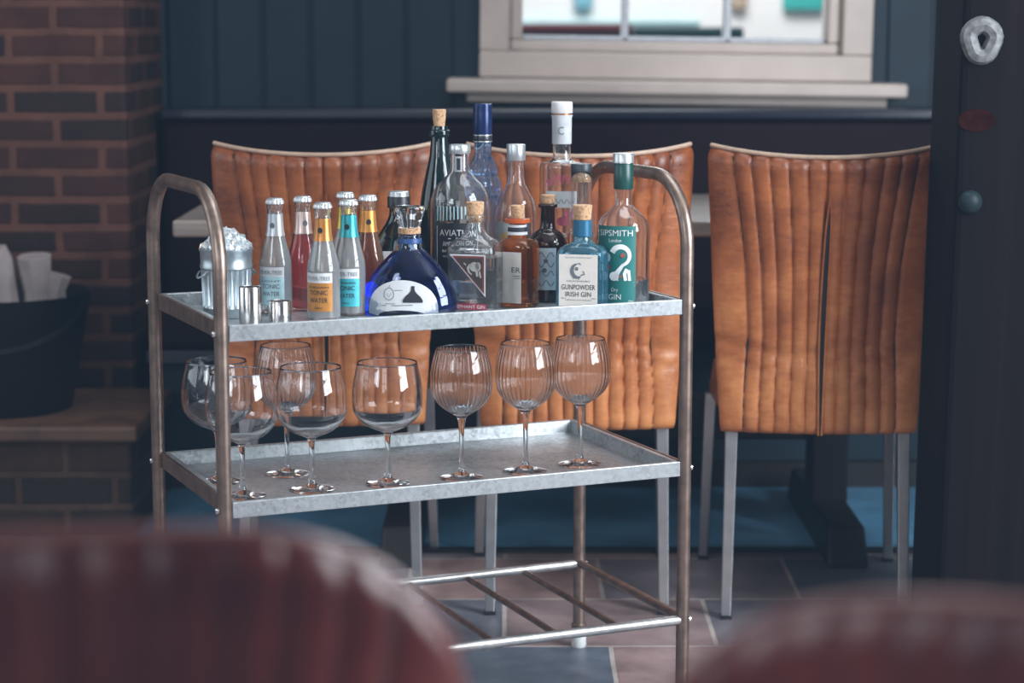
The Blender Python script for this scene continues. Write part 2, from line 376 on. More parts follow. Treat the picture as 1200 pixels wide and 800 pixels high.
# ------------------------------------------------------------------ dark timber pillar on the right
p = thing('timber_pillar', 'thick dark timber pillar at the right edge, marked with bolts', 'pillar', (.965, 3.88, 0)); p['kind'] = 'structure'
p.name = 'pillar'; p.rotation_euler = (0, R(.8), 0)
MB().box((-.195, -.13, -.02), (.22, .13, 2.88)).build('post', M['pillar_wood'], p, smooth=False, bevel=.012)
m = MB(); m.tube([(-.163+.022*cos(a)*(1+.12*sin(3*a)), -.133, 1.124+.027*sin(a)) for a in [2*pi*i/24 for i in range(24)]], .0155, 8, closed=True)
m.build('keyhole_plate', plain('worn_metal', (.13,.135,.135), .6, .1, var=.5, scale=90), p)
m = MB()
m.loft([(0,.021),(.006,.021),(.014,.015),(.018,.006)], 20); m.v = [(-.170+a, -.13-c, .842+b) for a, b, c in m.v]
m.build('bolt_head', plain('dark_iron', (.012,.022,.026), .45, 0, .15), p)
m = MB(); m.v = []; m.loft([(0,.034),(.003,.033)], 18); m.v = [(-.165+a, -.129-c, .985+b*.6) for a, b, c in m.v]
m.build('rust_stain', plain('rust', (.020,.005,.004), .9, 0, 0.0, var=.4, scale=40), p)

# ------------------------------------------------------------------ bench behind the table
b = thing('bench_seat', 'dark leather bench with high back running along the panelled wall', 'bench', (.6, 5.45, 0))
MB().box((-1.50, -.27, .36), (2.0, .16, .47)).build('seat', M['bench_leather'], b, bevel=.02)
MB().box((-1.52, .14, .30), (2.0, .27, .905)).build('backrest', M['bench_leather'], b, bevel=.02)
MB().box((-1.52, .13, .905), (2.0, .285, .935)).build('top_rail', M['bench_rail'], b, smooth=False, bevel=.008)
MB().box((-1.48, -.20, .02), (1.98, .2, .36)).build('base_panel', M['navy'], b, smooth=False)
MB().box((-1.48, -.23, .0), (1.98, -.2, .07)).build('kick_board', M['dark_wood'], b, smooth=False)
MB().box((-1.50, -.28, .325), (2.0, -.25, .36)).build('seat_rail', M['bench_rail'], b, smooth=False, bevel=.005)

# long table between chairs and bench
t = thing('dining_table', 'long wooden table behind the leather chairs, pale top catching light', 'table', (.30, 4.80, 0))
MB().box((-1.01, -.36, .712), (1.15, .33, .748)).build('table_top', M['table_wood'], t, smooth=False, bevel=.006)
for xx in (-.54, .42):
    MB().prism([(xx-.045,-.36,0),(xx+.045,-.36,0),(xx+.045,.33,0),(xx-.045,.33,0)], [(xx-.04,-.32,.085),(xx+.04,-.32,.085),(xx+.04,.29,.085),(xx-.04,.29,.085)]).build('foot', M['dark_wood'], t, smooth=False, bevel=.008)
    MB().box((xx-.04,-.08,.08), (xx+.04,.05,.68)).build('leg', M['dark_wood'], t, smooth=False, bevel=.006)
    MB().box((xx-.04,-.30,.66), (xx+.04,.27,.712)).build('top_support', M['dark_wood'], t, smooth=False, bevel=.006)
MB().box((-.48,-.05,.22), (.38,.02,.32)).build('stretcher', M['dark_wood'], t, smooth=False, bevel=.006)

# ------------------------------------------------------------------ leather chairs
ZT, ZBK = .909, .375
TUB = False
def back_pt(s, tt, off=0.0):
    """point on the outer face of the chair back; s across (-1..1), tt up (0..1); the chair faces +Y"""
    ph = R(interp([(0,13),(.35,20),(1,40)], tt)); L = interp([(0,.190),(.35,.205),(.7,.221),(1,.238)], tt)
    rad = L/ph; a = s*ph
    lean = interp([(0,0),(.28,-.004),(.6,-.024),(1,-.062)], tt)
    cx, cy = sin(a)*rad, rad*(1-cos(a))
    zc = lerp(ZBK, ZT, tt) + (.019*s*s*tt*tt)
    nx, ny = sin(a), -cos(a)
    if TUB:
        ph = lerp(.45, .784, tt); L = lerp(.200, .2307, tt); rad = L/ph; a = s*ph
        cx, cy = sin(a)*rad, rad*(1-cos(a)); lean = -.05*tt; nx, ny = sin(a), -cos(a)
        top = .9003-.0953*abs(s)**3.25; zc = lerp(ZBK, top, tt)
    return (cx+nx*off, cy+lean+ny*off, zc)
def side_seam(tt): return interp([(0,.77),(.15,.74),(.35,.68),(.6,.68),(.85,.73),(1,.77)], tt)
def rib_off(s, tt):
    return rib_shape(s, tt)*(.5 if TUB else 1)
def rib_shape(s, tt):
    e = side_seam(tt); q = abs(s)
    if q < e:
        c = (q/e*5) % 1.0
        h = .0085*math.sqrt(max(0, 1-(2*c-1)**2))
    else:
        c = (q-e)/(1-e); h = .0085*math.sqrt(max(0, 1-(2*min(c, .5)-1)**2)) if c < .5 else .0085*math.sqrt(max(0, 1-(2*c-1)**2*.9))
    # soft crease where the seat meets the back
    h -= .004*math.exp(-((tt-.31-.02*sin(5*s))/.02)**2)
    h -= .002*math.exp(-((tt-.25+.02*sin(9*s))/.012)**2)
    h += .0008*sin(13*s+5*tt)*sin(17*tt+3*s)
    if tt > .955: h -= .016*((tt-.955)/.045)**2
    if tt < .02: h -= .008*(1-tt/.02)
    return h
def make_chair(label, lm='leather'):
    root = thing('dining_chair', label, 'chair', (0,0,0), 0, 'tan leather dining chairs')
    ns, nt_ = 160, 70
    vs, fs = [], []
    for layer in (0, 1):
        for j in range(nt_+1):
            for i in range(ns+1):
                s = -1+2*i/ns; tt = j/nt_
                if layer == 0: vs.append(back_pt(s, tt, rib_off(s, tt)))
                else:
                    q = -.045+.010*abs(s)**3 - .5*rib_off(s, tt)*0; vs.append(back_pt(s*.985, tt*.992, q))
    W_ = ns+1; K = W_*(nt_+1)
    for j in range(nt_):
        for i in range(ns):
            a = j*W_+i; fs.append((a, a+1, a+W_+1, a+W_)); fs.append((K+a, K+a+W_, K+a+W_+1, K+a+1))
    for i in range(ns):
        fs.append((i, K+i, K+i+1, i+1)); a = nt_*W_+i; fs.append((a, a+1, K+a+1, K+a))
    for j in range(nt_):
        a = j*W_; fs.append((a, a+W_, K+a+W_, K+a)); a = j*W_+ns; fs.append((a, K+a, K+a+W_, a+W_))
    bk = MB(); bk.add(vs, fs); bko = bk.build('backrest', M[lm], root, angle=60)
    # stitched top edge
    MB().tube([back_pt(s, 1.0, -.006) for s in [-.99+1.98*i/60 for i in range(61)]], .0042, 8).build('piping', M['piping' if lm == 'leather' else 'piping_dark'], bko)
    for sg in (-1, 1):
        MB().tube([back_pt(sg*side_seam(q), q, .0012) for q in [.02+.96*i/40 for i in range(41)]], .0016, 6).build('side_seam', M['seam'], bko)
    # the open slit down the middle
    m = MB(); A, B = [], []
    for i in range(41):
        q = i/40*.86; wv = .046*min(1, (.86-q)/.10)**.7*(.55+.45*sin(pi*min(1, q/.86)))
        sh = .10*max(0, q-.35)**1.3*.6
        A.append(back_pt(-wv/1.6+sh, q, .0108)); B.append(back_pt(wv/1.6+sh, q, .0108))
    m.add(A+B, [(i, 41+i, 42+i, i+1) for i in range(40)]); m.build('back_slit', M['gap'], bko)
    for AB in (A, B):
        MB().tube([(p_[0], p_[1]-.001, p_[2]) for p_ in AB], .0017, 6).build('slit_edge', M[lm], bko)
    # seat cushion
    m = MB(); secs = []
    nx_, ny_ = 60, 24; top = []
    for j in range(ny_+1):
        for i in range(nx_+1):
            s = -1+2*i/nx_; v = j/ny_; hw = lerp(.160, .192, v); ed = min(1, (1-abs(s))/.12, (1-v)/.12 if v > .5 else 1)
            top.append((s*hw, .035+v*.44, .40+.062*math.sqrt(max(0, 1-(1-ed)**2))+.006*abs(sin(s*5*pi))))
    bot = [(x_, y_, .372) for x_, y_, z_ in top]; W2 = nx_+1; K2 = len(top); fs = []
    for j in range(ny_):
        for i in range(nx_):
            a = j*W2+i; fs.append((a, a+1, a+W2+1, a+W2)); fs.append((K2+a, K2+a+W2, K2+a+W2+1, K2+a+1))
    for i in range(nx_): fs.append((i, K2+i, K2+i+1, i+1)); a = ny_*W2+i; fs.append((a, a+1, K2+a+1, K2+a))
    for j in range(ny_): a = j*W2; fs.append((a, a+W2, K2+a+W2, K2+a)); a = j*W2+nx_; fs.append((a, K2+a, K2+a+W2, a+W2))
    m.add(top+bot, fs); m.build('seat', M[lm], root, angle=50)
    MB().box((-.150,.06,.3765), (.150,.44,.40)).build('seat_frame', M['chair_leg'], root, smooth=False, bevel=.003)
    for sx_, y0, y1, xt, xb in ((-1,.045,.03,.166,.172), (1,.045,.03,.166,.172), (-1,.455,.50,.190,.200), (1,.455,.50,.190,.200)):
        q = .012; q2 = .0095
        lg = MB().prism([(sx_*xb-q2,y1-q2,.006),(sx_*xb+q2,y1-q2,.006),(sx_*xb+q2,y1+q2,.006),(sx_*xb-q2,y1+q2,.006)],
                   [(sx_*xt-q,y0-q,.375),(sx_*xt+q,y0-q,.375),(sx_*xt+q,y0+q,.375),(sx_*xt-q,y0+q,.375)]).build('leg', M['chair_leg'], root, smooth=False, bevel=.002)
        MB().box((sx_*xb-.011,y1-.011,0), (sx_*xb+.011,y1+.011,.008)).build('leg_pad', M['black_cap'], lg, smooth=False)
    return root
chair = make_chair('tan leather channelled chair behind the tonic bottles, left of the trio by the table')
CH = [(chair, None, -.360, 4.10, R(1.5)),
      (None, 'tan leather channelled chair in the middle, behind the right end of the bar cart', .128, 4.06, R(0)),
      (None, 'tan leather channelled chair standing clear of the cart, beside the dark pillar', .590, 4.02, R(-3)),
      ]
for o, lab, x, y, rz in CH:
    o = o or copy_tree(chair)
    if lab: o['label'] = lab
    o.location = (x, y, 0); o.rotation_euler = (0, 0, rz)
TUB = True
M['piping_dark'] = plain('worn_edge', (.16,.05,.04), .30)
tub = make_chair('blurred round-topped dark red-brown leather chair in the left foreground', 'leather_dark')
tub2 = copy_tree(tub); tub2['label'] = 'blurred round-topped dark brown leather chair at the lower right corner'
for o, x, y, rz in ((tub, -.2257, 1.0939, .154), (tub2, .2605, .9535, -.25)):
    o.location = (x, y, 0); o.rotation_euler = (0, 0, rz); o.name = 'tub_chair'; o['group'] = 'round-backed leather chairs in the foreground'

# ------------------------------------------------------------------ black bucket with paper on the hearth
b = thing('log_bucket', 'black iron bucket standing on the brick hearth at the left edge', 'bucket', (-1.19, 4.93, .262))
m = MB(); m.loft([(0,.15),(.005,.155),(.27,.205),(.275,.208),(.272,.200),(.02,.148),(.018,.02)], 40); m.build('bucket_body', M['bucket'], b)
m = MB(); m.tube([(.205*cos(a), .06*0+.205*sin(a)*0-.0, .262-.10*sin(a)) for a in [pi*i/20 for i in range(21)]], .006, 8)
m.v = [(x_, y_-.212+.0*z_, z_) if False else (x_, -.03-abs(.19*math.sqrt(max(0, 1-(x_/.21)**2))), z_) for x_, y_, z_ in m.v]
m.build('bail_handle', M['bucket'], b)
for i, (dx, dy, rot, tilt_, ln) in enumerate([(-.03,-.05,.3,-.40,.32), (.055,-.07,.2,-.30,.36), (.080,-.06,-.4,.12,.345), (.085,-.03,.2,.36,.30), (-.02,.06,.0,-.15,.32)]):
    m = MB(); ps = []
    for k in range(9):
        q = k/8; ps.append((dx+sin(tilt_)*q*ln*.5+.006*sin(9*q+i), dy+.01*cos(7*q+i), .02+q*ln))
    m.tube(ps, [.020+.008*abs(sin(5*k+i)) + (.012*k/8) for k in range(9)], 9)
    o = m.build('rolled_paper', M['paper'], None, angle=25)
    o.location = (-1.19, 4.93, .262)
    tag(o, ['pinkish crumpled paper leaning left in the bucket', 'long pale paper spill leaning left in the bucket', 'upright pale paper twist in the bucket', 'short pale paper twist at the right of the bucket', 'crumpled paper at the back of the black bucket'][i], 'paper', 'papers in the log bucket')

# ------------------------------------------------------------------ the bar cart
S_ = 1.1
W, D = .792, .411
Z1, Z2, Z3 = .7057, .4335, .1595
YAW = .4081; CX, CY = -.43846, 3.17735
cart = thing('bar_cart', 'galvanised two-tray metal bar cart carrying bottles and glasses', 'bar cart', (CX, CY, 0), YAW)
PR = .0112
def hoop(u):
    rc = .115; zt = .905; pts = [(u, 0, .03)]
    for i in range(11):
        a = pi - (pi/2)*i/10; pts.append((u, rc+rc*cos(a), zt-rc+rc*sin(a)))
    for i in range(11):
        a = pi/2 - (pi/2)*i/10; pts.append((u, D-rc+rc*cos(a), zt-rc+rc*sin(a)))
    pts.append((u, D, .03)); return pts
for u in (0, W):
    f_ = MB().tube(hoop(u), PR, 18).build('side_frame', M['frame'], cart, angle=60)
    for v in (0, D):
        m = MB(); m.loft([(0,.0125),(.004,.014),(.024,.0135),(.026,.0118),(.034,.0118)], 20, off=(u, v, 0)); m.build('foot', M['white_plastic'], f_)
        MB().loft([(.030,.0135),(.031,.0142),(.044,.0142),(.046,.0125)], 20, off=(u, v, 0)).build('foot_collar', M['frame'], f_)
def tray(zt, nm):
    """folded sheet tray, rim top at zt"""
    x0, x1, y0, y1 = .011, W-.011, -.006, D+.006
    hgt, rim, flo = .025, .009, .023
    sec = [(0, -hgt), (0, 0), (rim, 0), (rim+.001, -.002), (rim+.004, -flo)]
    m = MB(); vs = []
    for (d, z) in sec:
        vs += [(x0+d, y0+d, zt+z), (x1-d, y0+d, zt+z), (x1-d, y1-d, zt+z), (x0+d, y1-d, zt+z)]
    fs = []
    for i in range(len(sec)-1):
        for k in range(4): fs.append((i*4+k, i*4+(k+1) % 4, i*4+4+(k+1) % 4, i*4+4+k))
    m.add(vs, fs)
    q = (len(sec)-1)*4; m.f.append((q, q+1, q+2, q+3)); m.f.append((3, 2, 1, 0))
    return m.build('tray', M['galv'], cart, smooth=False, bevel=.0012)
tray(Z1, 'upper'); tray(Z2, 'lower')
# outer side plates, which cover the trays' short ends between the posts
for zt in (Z1, Z2):
    for u, sg in ((0, -1), (W, 1)):
        MB().box((min(u-sg*.010, u-sg*.004)-.0, .004, zt-.025), (max(u-sg*.010, u-sg*.004), D+.004, zt+.0008)).build('side_plate', M['frame'], cart, smooth=False, bevel=.001)
        for v in (0, D):
            m = MB(); m.loft([(0,.0048),(.003,.0048),(.0045,.003)], 12)
            m.v = [(u+sg*(PR-.001+c), v+a, zt-.0125+b_) for a, b_, c in m.v]; m.build('bolt', M['bolt'], cart)
# low rack
rz = Z3
for v in (0, D): MB().tube([(PR*.5, v, rz), (W-PR*.5, v, rz)], .0085, 14).build('rack_rail', M['rail'], cart)
for u in (0, W): MB().tube([(u, .0, rz+.002), (u, D, rz+.002)], .0078, 14).build('rack_side_rail', M['frame'], cart)
for i in range(1, 7): MB().tube([(W*i/7, .002, rz-.004), (W*i/7, D-.002, rz-.004)], .0055, 12).build('rack_bar', M['frame'], cart)
for u, sg in ((0,-1),(W,1)):
    for v in (0, D):
        m = MB(); m.loft([(0,.0052),(.004,.0052),(.0055,.003)], 12); m.v = [(u+sg*(PR-.001+c), v+a, rz+b_) for a, b_, c in m.v]; m.build('bolt', M['bolt'], cart)

ZF = Z1-.023+.0002       # top tray floor
ZG = Z2-.023+.0002       # lower tray floor
def uv(u, v, z): return (CX+cos(YAW)*u-sin(YAW)*v, CY+sin(YAW)*u+cos(YAW)*v, z)

# ------------------------------------------------------------------ gin glasses on the lower tray
def chain_glass(outer, inner): return outer + inner[::-1]
def make_copa(label):
    g = thing('gin_glass', label, 'glass', (0,0,0), 0, 'balloon gin glasses on the lower tray')
    out = [(.0,.0365),(.0012,.0372),(.004,.030),(.008,.012),(.014,.0062),(.035,.0042),(.060,.0042),(.078,.0052),(.086,.0085),(.0905,.018),(.098,.0345),(.110,.0480),(.124,.0560),(.138,.0574),(.155,.0575),(.175,.0545),(.190,.0510),(.2015,.0490)]
    inn = [(.0905,.002),(.0925,.017),(.0995,.0335),(.1108,.0470),(.124,.0549),(.138,.0564),(.155,.0565),(.175,.0535),(.190,.0501),(.2012,.0482)]
    o = smooth_secs(out, 3) + [(.2022,.0486)] + smooth_secs(inn, 3)[::-1]
    MB().loft(o, 56).build('glass_body', M['crystal'], g, angle=80)
    return g
def make_ribbed(label):
    g = thing('gin_glass', label, 'glass', (0,0,0), 0, 'balloon gin glasses on the lower tray')
    out = [(.0,.0365),(.0012,.0372),(.004,.028),(.009,.010),(.016,.0052),(.040,.0038),(.075,.0042),(.095,.0060),(.104,.0095),(.110,.0185),(.119,.0320),(.131,.0430),(.147,.0500),(.163,.0517),(.180,.0507),(.197,.0475),(.210,.0440),(.2180,.0415)]
    inn = [(.110,.002),(.1125,.0175),(.121,.0308),(.132,.0417),(.147,.0488),(.163,.0505),(.180,.0495),(.197,.0464),(.210,.0430),(.2176,.0407)]
    n = 144; m = MB()
    A = smooth_secs(out, 3); B = smooth_secs(inn, 3)[::-1]
    secs = A + [(.2186,.0411,.0411,2)] + B; vs, fs = [], []
    for i, sc in enumerate(secs):
        z, r = sc[0], sc[1]
        amp = .0006*max(0, min(1, (z-.112)/.015))*max(0, min(1, (.216-z)/.01)) if i > len(A) else 0
        for k in range(n):
            t_ = 2*pi*k/n; rr = r - amp*(1+cos(36*t_)); vs.append((rr*cos(t_), rr*sin(t_), z))
    for i in range(len(secs)-1):
        for k in range(n): fs.append((i*n+k, i*n+(k+1) % n, (i+1)*n+(k+1) % n, (i+1)*n+k))
    vs += [(0,0,0), (0,0,.110)]; c = len(vs)-2
    fs += [(c, (k+1) % n, k) for k in range(n)]; o_ = (len(secs)-1)*n; fs += [(c+1, o_+k, o_+(k+1) % n) for k in range(n)]
    m.add(vs, fs); m.build('glass_body', M['crystal'], g, angle=80)
    return g
cg = make_copa('wide plain balloon glass behind the cart\'s front left post, nearest the camera')
CG = [((.066,.128), None), ((.060,.249), 'wide plain balloon glass furthest left, half hidden by the front left post'),
      ((.182,.129), 'wide plain balloon glass, first one right of the front left post'),
      ((.310,.123), 'wide plain balloon glass just left of the ribbed glasses')]
for i, ((u, v), lab) in enumerate(CG):
    o = cg if i == 0 else copy_tree(cg)
    if lab: o['label'] = lab
    o.location = uv(u, v, ZG); o.rotation_euler = (0, 0, .7*i)
rg = make_ribbed('tall balloon glass standing at the back of the lower tray, behind the wide glasses')
RG = [((.182,.262), None), ((.438,.118), 'ribbed balloon glass leftmost of the front row of three'),
      ((.556,.124), 'ribbed balloon glass in the middle of the front row of three'), ((.664,.138), 'ribbed balloon glass nearest the right end of the lower tray')]
for i, ((u, v), lab) in enumerate(RG):
    o = rg if i == 0 else copy_tree(rg)
    if lab: o['label'] = lab
    o.location = uv(u, v, ZG); o.rotation_euler = (0, 0, .5*i)

# ------------------------------------------------------------------ things on the top tray
MIX = 'small mixer bottles on the top tray'; SPI = 'spirit bottles on the top tray'
def bottle_glass(parent, secs, th, mt, bottom=.004, n=48, k=4, name='glass_body', inner_cut=None):
    A = smooth_secs(secs, k)
    B = [(max(s[0], bottom), max(s[1]-th, .001), max(s[2]-th, .001), s[3]) for s in A if s[0] >= bottom or True]
    B2 = []
    for s in B:
        if B2 and s[0] <= B2[-1][0]: B2[-1] = (s[0], max(s[1], B2[-1][1]), max(s[2], B2[-1][2]), s[3]); continue
        B2.append(s)
    top = A[-1]
    m = MB(); m.loft(A + [(top[0]+.0005, top[1]-th*.5, top[2]-th*.5, top[3])] + B2[::-1], n)
    o = m.build(name, mt, parent, angle=70); return o, B2
def fill(parent, B2, level, mt, n=48, grow=.0003, name='liquid'):
    L = [(s[0]-(.0003 if i == 0 else 0), s[1]+grow, s[2]+grow, s[3]) for i, s in enumerate(B2) if s[0] < level]
    s = L[-1]; nx = next((q for q in B2 if q[0] >= level), B2[-1]); t_ = (level-s[0])/max(1e-6, nx[0]-s[0])
    L.append((level, lerp(s[1], nx[1]+grow, t_), lerp(s[2], nx[2]+grow, t_), s[3]))
    return MB().loft(L, n).build(name, mt, parent, angle=70)
def cyl(parent, name, mt, prof, n=32, angle=40, **kw):
    return MB().loft(prof, n, **kw).build(name, mt, parent, angle=angle)

# galvanised bin heaped with ice
bn = thing('bucket', 'miniature galvanised dustbin used as ice bucket, behind the left post', 'ice bucket', uv(.084,.262,ZF), .2)
pr = [(0,.037),(.001,.0385),(.014,.0390),(.016,.0404),(.020,.0404),(.022,.0392),(.078,.0415),(.080,.0428),(.085,.0428),(.087,.0418),(.106,.0425),(.1085,.0442),(.1115,.0442),(.112,.0428),(.108,.0412),(.03,.0375),(.006,.036)]
m = MB(); n = 120; vs, fs = [], []
for i, (z, r) in enumerate(pr):
    for k in range(n):
        t_ = 2*pi*k/n; a = .0022*abs(sin(15*t_)) if 4 <= i <= 6 else 0
        vs.append(((r-a)*cos(t_), (r-a)*sin(t_), z))
# vertical fluting between the two hoops
for i in range(len(pr)-1):
    for k in range(n): fs.append((i*n+k, i*n+(k+1) % n, (i+1)*n+(k+1) % n, (i+1)*n+k))
fs.append(tuple(range(n))[::-1]); fs.append(tuple(range((len(pr)-1)*n, len(pr)*n)))
m.add(vs, fs); m.build('bin_body', M['galv_bin'], bn, angle=35)
for sg in (-1, 1):
    a0 = R(205) if sg < 0 else R(25)
    m = MB(); m.tube([(.0425*cos(a0)+.010*sin(q)*cos(a0)-.011*cos(q)*sin(a0), .0425*sin(a0)+.010*sin(q)*sin(a0)+.011*cos(q)*cos(a0), .076-.010*sin(q)) for q in [pi*i/12 for i in range(13)]], .0016, 8)
    m.build('handle', M['galv_bin'], bn)
ice_m = glass('ice', (.93,.96,.98), .12, 1.31)
m = MB(); random.seed(3)
m.loft([(.104,.039),(.113,.0385),(.121,.030),(.128,.020),(.131,.006)], 30)
for i in range(130):
    a = random.random()*2*pi; q = math.sqrt(random.random()); r = q*.036
    z = .110+.026*(1-q**1.6)+random.random()*.005; s_ = random.uniform(.004,.0075)
    rot = [random.random()*pi for _ in range(3)]
    c = []
    for dx in (-1,1):
        for dy in (-1,1):
            for dz in (-1,1):
                x_, y_, z_ = dx*s_*random.uniform(.6,1), dy*s_*random.uniform(.6,1), dz*s_*random.uniform(.5,.9)
                x_, y_ = x_*cos(rot[0])-y_*sin(rot[0]), x_*sin(rot[0])+y_*cos(rot[0]); y_, z_ = y_*cos(rot[1])-z_*sin(rot[1]), y_*sin(rot[1])+z_*cos(rot[1])
                c.append((r*cos(a)+x_, r*sin(a)+y_, z+z_))
    m.add(c, [(0,1,3,2),(4,6,7,5),(0,4,5,1),(2,3,7,6),(0,2,6,4),(1,5,7,3)])
ice = m.build('crushed_ice', plain('ice_glints', (.62,.67,.70), .12, .35, .8, .35, 160), None, smooth=False)
ice.location = uv(.084,.262,ZF); tag(ice, 'heap of glinting crushed ice in the miniature dustbin', 'ice', None, 'stuff')

# two steel measures
for (u, v, r, hh, lab) in ((.092,.156,.0180,.0600,'taller brushed steel spirit measure beside the ice bucket'), (.142,.158,.0178,.0345,'short brushed steel spirit measure in front of a tonic bottle')):
    j = thing('spirit_measure', lab, 'measure', uv(u, v, ZF), 0, 'steel measures')
    MB().loft([(0,r-.001),(.001,r),(hh-.001,r),(hh,r-.0006),(hh-.0005,r-.0014),(.003,r-.0016)], 40).build('cup', M['steel'], j)

# small tonic bottles
def make_mixer(label, u, v, rz, liquid_c, foil_c, lab_c, text, ink, body_lab=True, level=.130, glass_c=(.96,.985,.99)):
    b = thing('mixer_bottle', label, 'bottle', uv(u, v, ZF), rz, MIX)
    secs = [(0,.0235),(.0015,.0258),(.006,.0268),(.050,.0266),(.074,.0266),(.088,.0254),(.104,.0218),(.122,.0170),(.136,.0142),(.150,.0132),(.166,.0124),(.171,.0122),(.174,.0134),(.180,.0134),(.182,.0122),(.1845,.0122)]
    g, B2 = bottle_glass(b, secs, .0018, glass('mixer_glass', glass_c, .08, 1.47, .04), .005)
    fill(b, B2, level, glass('mixer_liquid', liquid_c, .05, 1.34, .30 if min(liquid_c) > .8 else .10))
    # crown cap
    MB().loft([(.180,.0150),(.1815,.0152),(.1855,.0142),(.188,.0132),(.1895,.0105),(.190,.004)], 63, flute=21, famp=.035).build('crown_cap', M['silver_cap'], b, angle=50)
    # neck foil
    fm = plain('neck_foil', foil_c, .32, .55, .5, .06)
    m = MB(); m.loft([(.128,.0163),(.136,.0146),(.150,.0136),(.164,.0128)], 32, False, False); nf = m.build('neck_foil', fm, b, angle=70)
    pl_ = on_cyl(.0140, 0, .0004); m = MB(); disc(pl_, 0, .145, .0042, .0050, m); m.build('emblem', ink, nf)
    if body_lab:
        pc = on_cyl(.0268, 0, .0003)
        hw = .0235
        m = MB(); patch(pc, -hw, hw, .062, .078, 16, m); top_l = m.build('paper_label', M['white_label'], b)
        text_mb([('FEVER-TREE', 0, .0662, .040, .0092)], on_cyl(.0268, 0, .0008)).build('lettering', M['grey_ink'], top_l)
        m = MB(); patch(pc, -hw, hw, .016, .062, 16, m); lo = m.build('colour_label', plain('label_colour', lab_c, .45, .25, .5, .08), b)
        pt = on_cyl(.0268, 0, .0008)
        L = [(text[0], 0, .0430, .030, .0105), (text[1], 0, .0305, .030, .0105), (text[2], 0, .0535, .034, .0045), ('200ml', 0, .0205, .012, .0045)]
        mb_ = text_mb(L, pt); stroke(pt, [(-.017,.0265),(.017,.0265)], .0006, mb_); mb_.build('lettering', ink, lo)
    return b
make_mixer('tonic bottle with a pale blue label and silver neck, standing behind the measures', .170, .270, R(-14), (.93,.96,.97), (.50,.53,.57), (.50,.72,.78), ('TONIC','WATER','LIGHT'), M['grey_ink'])
make_mixer('small bottle of pink lemonade behind the gold-labelled tonic', .225, .292, R(20), (.96,.10,.10), (.66,.50,.46), (.60,.20,.22), ('ROSE','LEMON','PINK'), M['grey_ink'], False, .126)
make_mixer('tonic bottle with a gold label and gold foil neck, front of the mixers', .216, .160, R(-14), (.95,.96,.97), (.55,.23,.06), (.52,.225,.05), ('TONIC','WATER','INDIAN'), M['black_ink'])
make_mixer('small mixer bottle with a yellow neck, hidden behind the turquoise-labelled tonic', .318, .345, R(5), (.93,.95,.93), (.60,.45,.06), (.5,.4,.1), ('TONIC','WATER','LEMON'), M['black_ink'], False)
make_mixer('tonic bottle with a turquoise label and turquoise foil neck', .274, .200, R(-10), (.95,.97,.97), (.05,.42,.50), (.07,.46,.54), ('TONIC','WATER','REFRESHING'), M['black_ink'])
make_mixer('small amber ginger mixer bottle with an orange neck, left of the black bottle', .332, .270, R(8), (.60,.22,.05), (.70,.30,.07), (.5,.25,.1), ('GINGER','ALE','DRY'), M['black_ink'], False, .128, (.95,.86,.75))

# black bottle behind the blue one
b = thing('spirit_bottle', 'black sloping-shouldered bottle with black cap behind the blue bell-shaped bottle', 'bottle', uv(.400,.305,ZF), R(4), SPI)
MB().loft(smooth_secs([(0,.046,.030),(.003,.050,.033),(.055,.0515,.034),(.085,.048,.032),(.115,.036,.027),(.138,.022,.020),(.152,.0165,.0165),(.164,.0160,.0160)], 4), 48).build('glass_body', plain('black_glass', (.006,.010,.012), .08, 0, .6), b, angle=70)
cyl(b, 'cap', M['black_cap'], [(.163,.0185),(.164,.0195),(.181,.0195),(.1825,.0185)])
cyl(b, 'cap_top', M['silver_cap'], [(.1825,.0175),(.190,.0172),(.191,.016)])
m = MB(); pf = lambda x_, z_: (x_, -.0352+.010*(abs(x_)/.05)**2*1.2, z_)
patch(pf, -.046, -.012, .030, .092, 8, m); m.build('paper_label', M['white_label'], b)

# the blue bell-shaped bottle
b = thing('spirit_bottle', 'blue bell-shaped bottle with clear glass stopper and white arched label', 'bottle', uv(.368,.170,ZF), R(-6), SPI); b.scale = (1.03, 1, 1)
secs = [(0,.066,.040,2.3),(.002,.073,.045,2.3),(.012,.0762,.047,2.3),(.035,.0735,.045,2.2),(.060,.063,.040,2.1),(.082,.047,.033),(.098,.032,.026),(.108,.0215,.020),(.118,.0185,.0185),(.132,.0175,.0175)]
g, B2 = bottle_glass(b, secs, .0022, glass('blue_tinted_glass', (.72,.82,1.0), .0), .007)
fill(b, B2, .104, glass('blue_gin', (.045,.13,.64), .0, 1.36, .04))
cyl(b, 'neck_band', plain('blue_ribbon', (.012,.055,.20), .45), [(.1165,.0193),(.117,.0197),(.1245,.0192),(.125,.0188)])
cyl(b, 'cork', M['cork'], [(.132,.0168),(.133,.0182),(.142,.0182),(.1425,.017)])
MB().loft(smooth_secs([(.1425,.0160),(.146,.0180),(.156,.0205),(.168,.0242),(.174,.0246),(.1775,.0225),(.1785,.012)], 3), 40).build('stopper', M['crystal'], b, angle=60)
def bell_y(x_, z_):
    a = interp([(0,.073),(.012,.0762),(.035,.0735),(.060,.063),(.082,.047)], z_); bb = interp([(0,.045),(.012,.047),(.035,.045),(.060,.040),(.082,.033)], z_)
    return -(bb*(1-min(.999, abs(x_)/a)**2.2)**(1/2.2)) - .0008
pb = lambda x_, z_: (x_-.0, bell_y(x_, z_), z_)
pb2 = lambda x_, z_: (x_, bell_y(x_, z_)-.0006, z_)
m = MB(); nu, nv = 26, 8; vs = []
